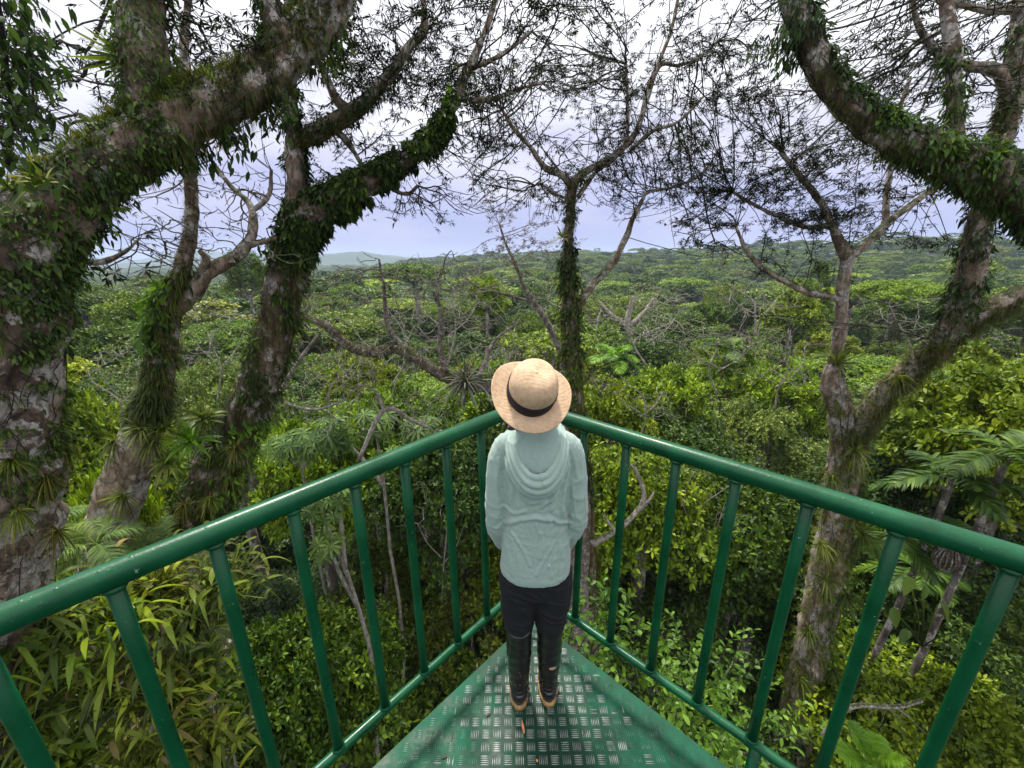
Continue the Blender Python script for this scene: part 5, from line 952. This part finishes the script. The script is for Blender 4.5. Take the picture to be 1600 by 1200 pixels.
# body: one continuous surface
mb = MB()
loft(mb, [(PX, PY-.005, .66, .112, .075, 0), (PX, PY, .74, .118, .085, 0), (PX, PY, .86, .098, .070, 0), (PX, PY, 1.0, .108, .078, 0), (PX, PY, 1.12, .125, .082, 0), (PX, PY, 1.22, .128, .07, 0), (PX, PY, 1.275, .07, .055, 0)], 32)
ptube(mb, [(0, 0, 1.24), (0, -.002, 1.30), (-.006, .0, 1.36)], [.046, .042, .042])
HC = np.array([PX-.012, PY+.012, 1.435])      # head centre, tipped back
ptube(mb, [HC+[0, .028, -.085], HC+[0, .018, -.055], HC+[0, .0, 0.0], HC+[0, -.012, .055], HC+[0, -.02, .085]], [.030, .058, .072, .066, .03], 28, 8, False)
ptube(mb, [HC+[0, .045, -.05], HC+[0, .065, -.01], HC+[0, .055, .04]], [.03, .032, .03], 16, 6, False)
ptube(mb, [HC+[0, .088, .018], HC+[0, .101, -.003], HC+[0, .096, -.012]], [.006, .011, .008], 10, 5, False)                # nose
ptube(mb, [HC+[-.02, .086, -.034], HC+[0, .092, -.034], HC+[.02, .086, -.034]], [.005, .0075, .005], 8, 4, False)          # lips
for s in (-1, 1):
    ptube(mb, [HC+[s*.068, .0, -.02], HC+[s*.079, -.004, -.004], HC+[s*.072, .0, .018]], [.008, .010, .008], 10, 5, False)   # ears
    ptube(mb, [(s*.11, 0, 1.225), (s*.138, -.006, 1.14), (s*.146, -.006, 1.0), (s*.143, .02, .88), (s*.126, .075, .775)], [.046, .042, .034, .028, .021])
    h = np.array([s*.122, .085, .762])                                                                                # palm, fingers curled loosely toward each other
    ptube(mb, [h, h+[-s*.012, .025, -.004], h+[-s*.024, .05, -.012]], [.021, .027, .024], 16)
    for k, (dz, L) in enumerate(((.022, .058), (.007, .066), (-.008, .062), (-.022, .048))):
        b_ = h+np.array([-s*.028, .052, -.012+dz*.9]); ptube(mb, [b_, b_+[-s*L*.30, L*.42, -.002], b_+[-s*L*.70, L*.55, -.010], b_+[-s*L*.92, L*.30, -.016]], [.0088, .0083, .0078, .0062], 10, 5)
    b_ = h+np.array([-s*.016, .02, .020]); ptube(mb, [b_, b_+[-s*.020, .012, .018], b_+[-s*.040, .022, .020]], [.0105, .0092, .007], 10, 5)
    ptube(mb, [(s*.062, .0, .72), (s*.068, .008, .58), (s*.067, .012, .44), (s*.068, -.002, .25), (s*.068, .0, .09)], [.078, .068, .05, .045, .032])
    ptube(mb, [(s*.068, -.02, .05), (s*.069, .03, .045), (s*.072, .11, .034)], [.03, .032, .022])
body = link('person', remesh(mb, .0042, 3)); body.data.materials.append(M['skin'])
tag(body, 'person seen from behind in straw hat, sage hooded top, black trousers and rubber boots', 'person')
def eyes():
    mb = MB()
    for s in (-1, 1):
        c = HC+[s*.027, .082, .016]; bm = bmesh.new(); bmesh.ops.create_uvsphere(bm, u_segments=12, v_segments=8, radius=.0105); vv = np.array([v.co for v in bm.verts])*[1, .6, .7]+c; bm.free()
        th = np.linspace(0, PI, 7); tubes(mb, np.array([[c-[0, .006, 0], c, c+[0, .006, 0]]]), np.array([[.004, .0095, .003]]), 12)
    return mb
eyes().obj('eye', simple('eye', (.05, .03, .02), .15), body)
mb = MB(); ptube(mb, [HC+[0, -.03, -.075], HC+[0, -.028, -.04], HC+[0, -.012, .02], HC+[0, -.022, .075]], [.045, .064, .075, .045], 28, 8, False)
for k in range(26):
    a = -PI*.95+PI*.9*k/25; p = HC+[.062*math.cos(a), .058*math.sin(a)-.008, -.05]; ptube(mb, [p+[0, 0, .03], p, p+[.004*math.cos(k*2.), -.006, -.045], p+[.006*math.sin(k*3.), -.002, -.075]], [.012, .012, .010, .003], 8, 4, False)
for k in range(7):
    e_ = P(792+k*2.2, 673-abs(k-3)*.8, 1.275); ptube(mb, [HC+[-.058, -.02, -.01], (HC+[-.055, -.03, -.05]+e_)/2, e_], [.012, .009, .004], 8, 4, False)
link('hair', remesh(mb, .004, 1), body).data.materials.append(M['hair'])
# hooded top: torso, sleeves and folds as one cloth surface
def ridged(x, y, z, seed=0, p=2.2):
    return np.array([max(0, 1-abs(mnoise.noise(Vector((a+seed, b, c))))*2.6)**p for a, b, c in zip(x, y, z)])
def _bk(l): return [np.array([P(a, b, 1.255)[0]-PX, P(a, b, 1.255)[2]]) for a, b in l]
FOLDS = [(_bk(l), a, w_) for l, a, w_ in [
 ([(891, 735), (884, 765), (879, 795), (886, 822)], .007, .007), ([(779, 725), (776, 765), (780, 812)], .006, .006), ([(878, 715), (868, 760), (861, 795)], .004, .008),
 ([(776, 838), (790, 826), (812, 812), (838, 806), (858, 812)], .010, .008), ([(856, 806), (873, 818), (893, 828)], .008, .007), ([(800, 836), (818, 858), (828, 880)], .006, .006),
 ([(838, 818), (848, 842), (845, 868)], .005, .006), ([(785, 800), (803, 806), (820, 798)], .006, .007), ([(868, 846), (852, 868), (838, 892)], .004, .006), ([(786, 850), (796, 878), (800, 900)], .004, .007),
 ([(812, 770), (828, 784), (850, 782)], .004, .009), ([(876, 850), (882, 880), (876, 905)], .004, .007), ([(790, 745), (800, 770), (797, 792)], .004, .007), ([(846, 790), (866, 776), (880, 756)], .005, .007),
 ([(806, 862), (812, 885), (808, 905)], .003, .005), ([(858, 880), (862, 900)], .003, .005)]]
def wr(v, amp=1.0):
    x, y, z = v[:, 0]-PX, v[:, 1]-PY, v[:, 2]
    tor = np.abs(x) < .125; sx = np.sign(x)
    # folds run down from the arm holes toward the middle of the back, then level out above the hem
    a = .62; u = (x*math.cos(a)*sx+z*math.sin(a)); w_ = (-x*sx*math.sin(a)+z*math.cos(a))
    f1 = ridged(u*7, y*3, w_*26, 3.1); f2 = ridged(x*9+z*3, y*4, z*30+x*6, 9.7, 2.5); f3 = ridged(x*30, y*8, z*8, 4.4)
    band = np.exp(-((z-.90)/.11)**2)
    # separate folds, each drawn as its own crease line over the back (points in metres on the back of the garment)
    o = .0016*f1+.0030*f2*band+.0016*f3; back = np.clip((.02-y)*30, 0, 1)
    for ln, am, wd in FOLDS:
        d = np.full(len(x), 9.)
        for a_, b_ in zip(ln[:-1], ln[1:]):
            ab = b_-a_; t_ = np.clip(((x-a_[0])*ab[0]+(z-a_[1])*ab[1])/(ab@ab), 0, 1); d = np.minimum(d, np.hypot(x-a_[0]-t_*ab[0], z-a_[1]-t_*ab[1]))
        o = o+back*am*(np.exp(-(d/wd)**2)-.35*np.exp(-((d-wd*1.9)/(wd*.8))**2))
    o = np.where(tor, o, o*.6+.0050*ridged(x*9+z*9, y*9+3, z*15-y*9, 6.2, 1.6)*(.4+.6*np.exp(-((z-.97)/.13)**2))+.003*f3)
    fine = np.array([mnoise.fractal(Vector((q[0]*38, q[1]*38, q[2]*30)), .8, 2, 3) for q in v])
    o = o*np.clip(.85+.9*np.array([mnoise.noise(Vector((q[0]*7+5, q[1]*5, q[2]*6))) for q in v]), 0, 1.2)
    o = o-.0022*np.exp(-((z-.748)/.0022)**2)-.0020*np.exp(-((z-.775)/.002)**2)*(np.abs(x) > .115)
    return (o-.002+.0010*fine)*amp
mb = MB()
loft(mb, [(PX, PY-.012, .722, .138, .098, .018), (PX, PY-.012, .745, .139, .100, .014), (PX, PY-.01, .82, .134, .098, 0), (PX-.002, PY-.008, .92, .126, .094, 0), (PX, PY-.004, 1.03, .126, .096, 0), (PX, PY-.002, 1.13, .133, .094, 0), (PX, PY, 1.21, .142, .083, 0), (PX, PY, 1.265, .136, .068, 0), (PX, PY+.0, 1.300, .098, .057, 0), (PX, PY+.004, 1.33, .056, .050, 0)], 64, 8, 2.25)
for s in (-1, 1):
    ptube(mb, [(s*.082, .0, 1.285), (s*.112, -.003, 1.252), (s*.130, -.006, 1.20), (s*.138, -.012, 1.13), (s*.147, -.014, 1.04), (s*.150, -.010, .97), (s*.147, .012, .89), (s*.138, .045, .82), (s*.127, .072, .765)], [.030, .044, .049, .048, .046, .044, .042, .037, .032], 28, 7)
link('hooded_top', remesh(mb, .0044, 5, lambda v, n: wr(v)), body).data.materials.append(M['hoodie'])
top = [o for o in body.children if o.name.startswith('hooded_top')][0]
mb = MB()
# the hood hanging down the back: cloth bag inside plus three nested U-shaped folds
def ufold(hw, zt, zb, y, r, yb=-.012):
    a = np.linspace(0, PI, 25); pts = []
    for t in a:
        x = -hw*math.cos(t); k = math.sin(t)**1.15; z = zt-(zt-zb)*k; yy = .030-(.030-y)*min(1, math.sin(t)**.5*1.02)
        pts.append((x-.002, yy+yb*k, z))
    return pts
for hw, zt, zb, y, r in ((.114, 1.268, 1.112, -.100, .0115), (.106, 1.290, 1.136, -.116, .0120), (.096, 1.304, 1.163, -.120, .0115), (.086, 1.316, 1.188, -.112, .0105)):
    p = np.array(ufold(hw, zt, zb, y, r)); rr = r*(.62+.5*np.sin(np.linspace(0, PI, 25))); s = spline(np.c_[p, rr], 3); tubes(mb, (s[:, :3]+[PX, PY, 0])[None], s[None, :, 3], 16)
loft(mb, [(PX, PY-.062, 1.150, .058, .034, 0), (PX, PY-.066, 1.19, .082, .038, 0), (PX, PY-.056, 1.24, .092, .038, 0), (PX, PY-.040, 1.29, .082, .036, 0), (PX, PY-.028, 1.335, .066, .036, 0), (PX, PY-.02, 1.36, .058, .036, 0)], 48, 6)
def hw_(v, n):
    x = v[:, 0]-PX; z = v[:, 2]; seam = np.exp(-(((x-.004)/.0032)**2))*(v[:, 1] < PY-.04)*(z > 1.2)*(z < 1.38); return .0040*ridged(v[:, 0]*16, v[:, 1]*10, v[:, 2]*7, 2.2)*(z > 1.17)-.0022*seam
link('hood', remesh(mb, .0034, 2, hw_), top).data.materials.append(M['hoodie'])
# trousers
mb = MB()
loft(mb, [(PX, PY-.004, .62, .118, .082, 0), (PX, PY-.004, .68, .122, .088, 0), (PX, PY, .78, .120, .088, 0), (PX, PY, .84, .11, .08, 0)], 40)
for s in (-1, 1): ptube(mb, [(s*.060, -.004, .70), (s*.064+.004, -.002, .60), (s*.067, .004, .50), (s*.066, .0, .43), (s*.064, .0, .40)], [.084, .078, .070, .060, .050], 28)
link('trousers', remesh(mb, .005, 4, lambda v, n: .007*ridged(v[:, 0]*9, v[:, 1]*9, v[:, 2]*22+v[:, 0]*8, 1.5)), body).data.materials.append(M['trouser'])
for s in (-1, 1):
    mb = MB(); X = PX+s*.066; hr = (0.0 if s < 0 else .012)
    loft(mb, [(X, PY+hr+.035, .010, .036, .092, 0), (X, PY+hr+.034, .03, .041, .098, 0), (X, PY+hr+.026, .055, .042, .088, 0), (X, PY+hr+.010, .085, .042, .064, 0), (X, PY+hr, .12, .043, .052, 0), (X, PY+hr-.002, .19, .049, .053, 0), (X, PY+hr-.004, .28, .054, .058, 0), (X, PY+hr-.002, .36, .055, .060, 0), (X, PY+hr, .415, .056, .061, .008), (X, PY+hr, .42, .050, .055, .008)], 44, 6, 2.1)
    def bd(v, n, hr=hr):
        z = v[:, 2]; y = v[:, 1]-PY-hr; return .0022*np.sin(z*310)*np.exp(-((z-.075)/.035)**2)*(y < .03)+.003*np.exp(-((z-.405)/.007)**2)+.0015*np.sin(z*90+y*60)*np.sin(z*41)
    bt = link('rubber_boot', remesh(mb, .0036, 2, bd), body); bt.data.materials.append(M['rubber'])
    mb = MB(); loft(mb, [(X, PY+hr+.034, -.0005, .039, .100, 0), (X, PY+hr+.034, .006, .044, .105, 0), (X, PY+hr+.034, .020, .045, .106, 0), (X, PY+hr+.034, .026, .042, .101, 0)], 48, 3); mb.obj('sole', M['sole'], bt)
    rg = np.random.default_rng(300+s); mb = MB()
    for k in range(22):
        z = .03+.26*rg.uniform()**1.6; a = rg.uniform(PI*1.0, PI*2.0) if s > 0 else rg.uniform(PI*1.1, PI*2.1); rx, ry = .047, .056; rdz = .0035+.002*rg.uniform()
        c = np.array([X+(rx-.001)*math.cos(a), PY+hr+(ry-.001)*math.sin(a)-.002, z]); L = rg.uniform(.003, .012); tubes(mb, np.array([[c-[0, 0, L], c, c+[0, 0, L]]]), np.array([[.001, rdz*.8, .001]]), 6)
    mb.obj('mud', M['mud'], bt)
# hat, tipped back on the head: axis 43 degrees back from vertical
root = empty('straw_hat', (HC[0], HC[1], HC[2]), 'natural straw sun hat with a dark ribbon, tipped back on the head of the person', 'hat')
ax = nrm(np.array([.17, -math.sin(R(37)), math.cos(R(37))])); ux = nrm(np.cross([0, 1, 0.], ax)); ux = nrm(np.array([1, 0, 0.])-ax*ax[0]); uy = np.cross(ax, ux)
HS = 1.09; HB = P(829, 615, 1.245)                       # centre of the brim plane
def hatpt(r, a, h):
    r, a, h = np.broadcast_arrays(r, a, h); r = r*HS; h = h*1.15
    return HB+ux*(r*np.cos(a))[..., None]+uy*(r*np.sin(a))[..., None]+ax*h[..., None]
a = np.linspace(0, 2*PI, 97)[:-1]; prof = []
def curl(r): t = np.clip((r-.075)/.05, 0, 1.2); return t
crown = [(.0735, -.004), (.0730, .0), (.0728, .012), (.0730, .026), (.0728, .042), (.0712, .058), (.067, .072), (.058, .085), (.045, .094), (.028, .099), (.012, .0995), (.001, .098)]
mb = MB(); rr = []; hh = []
for r, h in crown:
    rr.append(r*(1.08*np.sin(a)**2+.98*np.cos(a)**2)+.0012*np.sin(3*a+1+h*40)); hh.append(h+0*a-.010*np.exp(-((r-.022)/.018)**2)*(.5+.5*np.cos(a-.7))*(h > .05)+.0015*np.sin(2*a+h*90))
v = hatpt(np.array(rr), a[None], np.array(hh)); i = np.arange(len(crown)*96).reshape(-1, 96); nx = np.roll(i, -1, 1)
mb.add(v, np.stack([i[:-1], nx[:-1], nx[1:], i[1:]], -1)); mb.obj('crown', M['straw'], root)
bm_r = np.array([.0725, .078, .085, .092, .100, .108, .115, .121, .1245, .1255, .1245, .121, .115, .108, .100, .092, .085, .078, .0725]); top_ = len(bm_r)//2
rr, hh = [], []
for k, r in enumerate(bm_r):
    t = (r-.0725)/.053; f = 1+.05*np.sin(a)**2*0; rad = r*np.where(r < .08, 1.08*np.sin(a)**2+.98*np.cos(a)**2, 1.0)*(1-.045*t*np.abs(np.cos(a))**4)
    h = .020*t**1.8*np.abs(np.cos(a))**2.0*1.15-.012*t**1.5*np.clip(-np.sin(a), 0, 1)-.004*t+.0025*t*np.sin(3*a+.6)
    h = h-.0020*(k > top_)+(-.001)*(k == top_); rr.append(rad); hh.append(h)
v = hatpt(np.array(rr), a[None], np.array(hh)); mb = MB(); i = np.arange(len(bm_r)*96).reshape(-1, 96); nx = np.roll(i, -1, 1)
mb.add(v, np.stack([i[:-1], i[1:], nx[1:], nx[:-1]], -1)); mb.obj('brim', M['straw'], root)
mb = MB(); rr, hh = [], []
for r, h in ((.0738, .001), (.0758, .003), (.0762, .032), (.0752, .0345), (.0722, .0335)): rr.append(r*(1.08*np.sin(a)**2+.98*np.cos(a)**2)+.0010*np.sin(3*a+1+h*40)); hh.append(h+0*a+.0006*np.sin(5*a))
v = hatpt(np.array(rr), a[None], np.array(hh)); i = np.arange(5*96).reshape(-1, 96); nx = np.roll(i, -1, 1); mb.add(v, np.stack([i[:-1], nx[:-1], nx[1:], i[1:]], -1)); mb.obj('ribbon', M['band'], root)
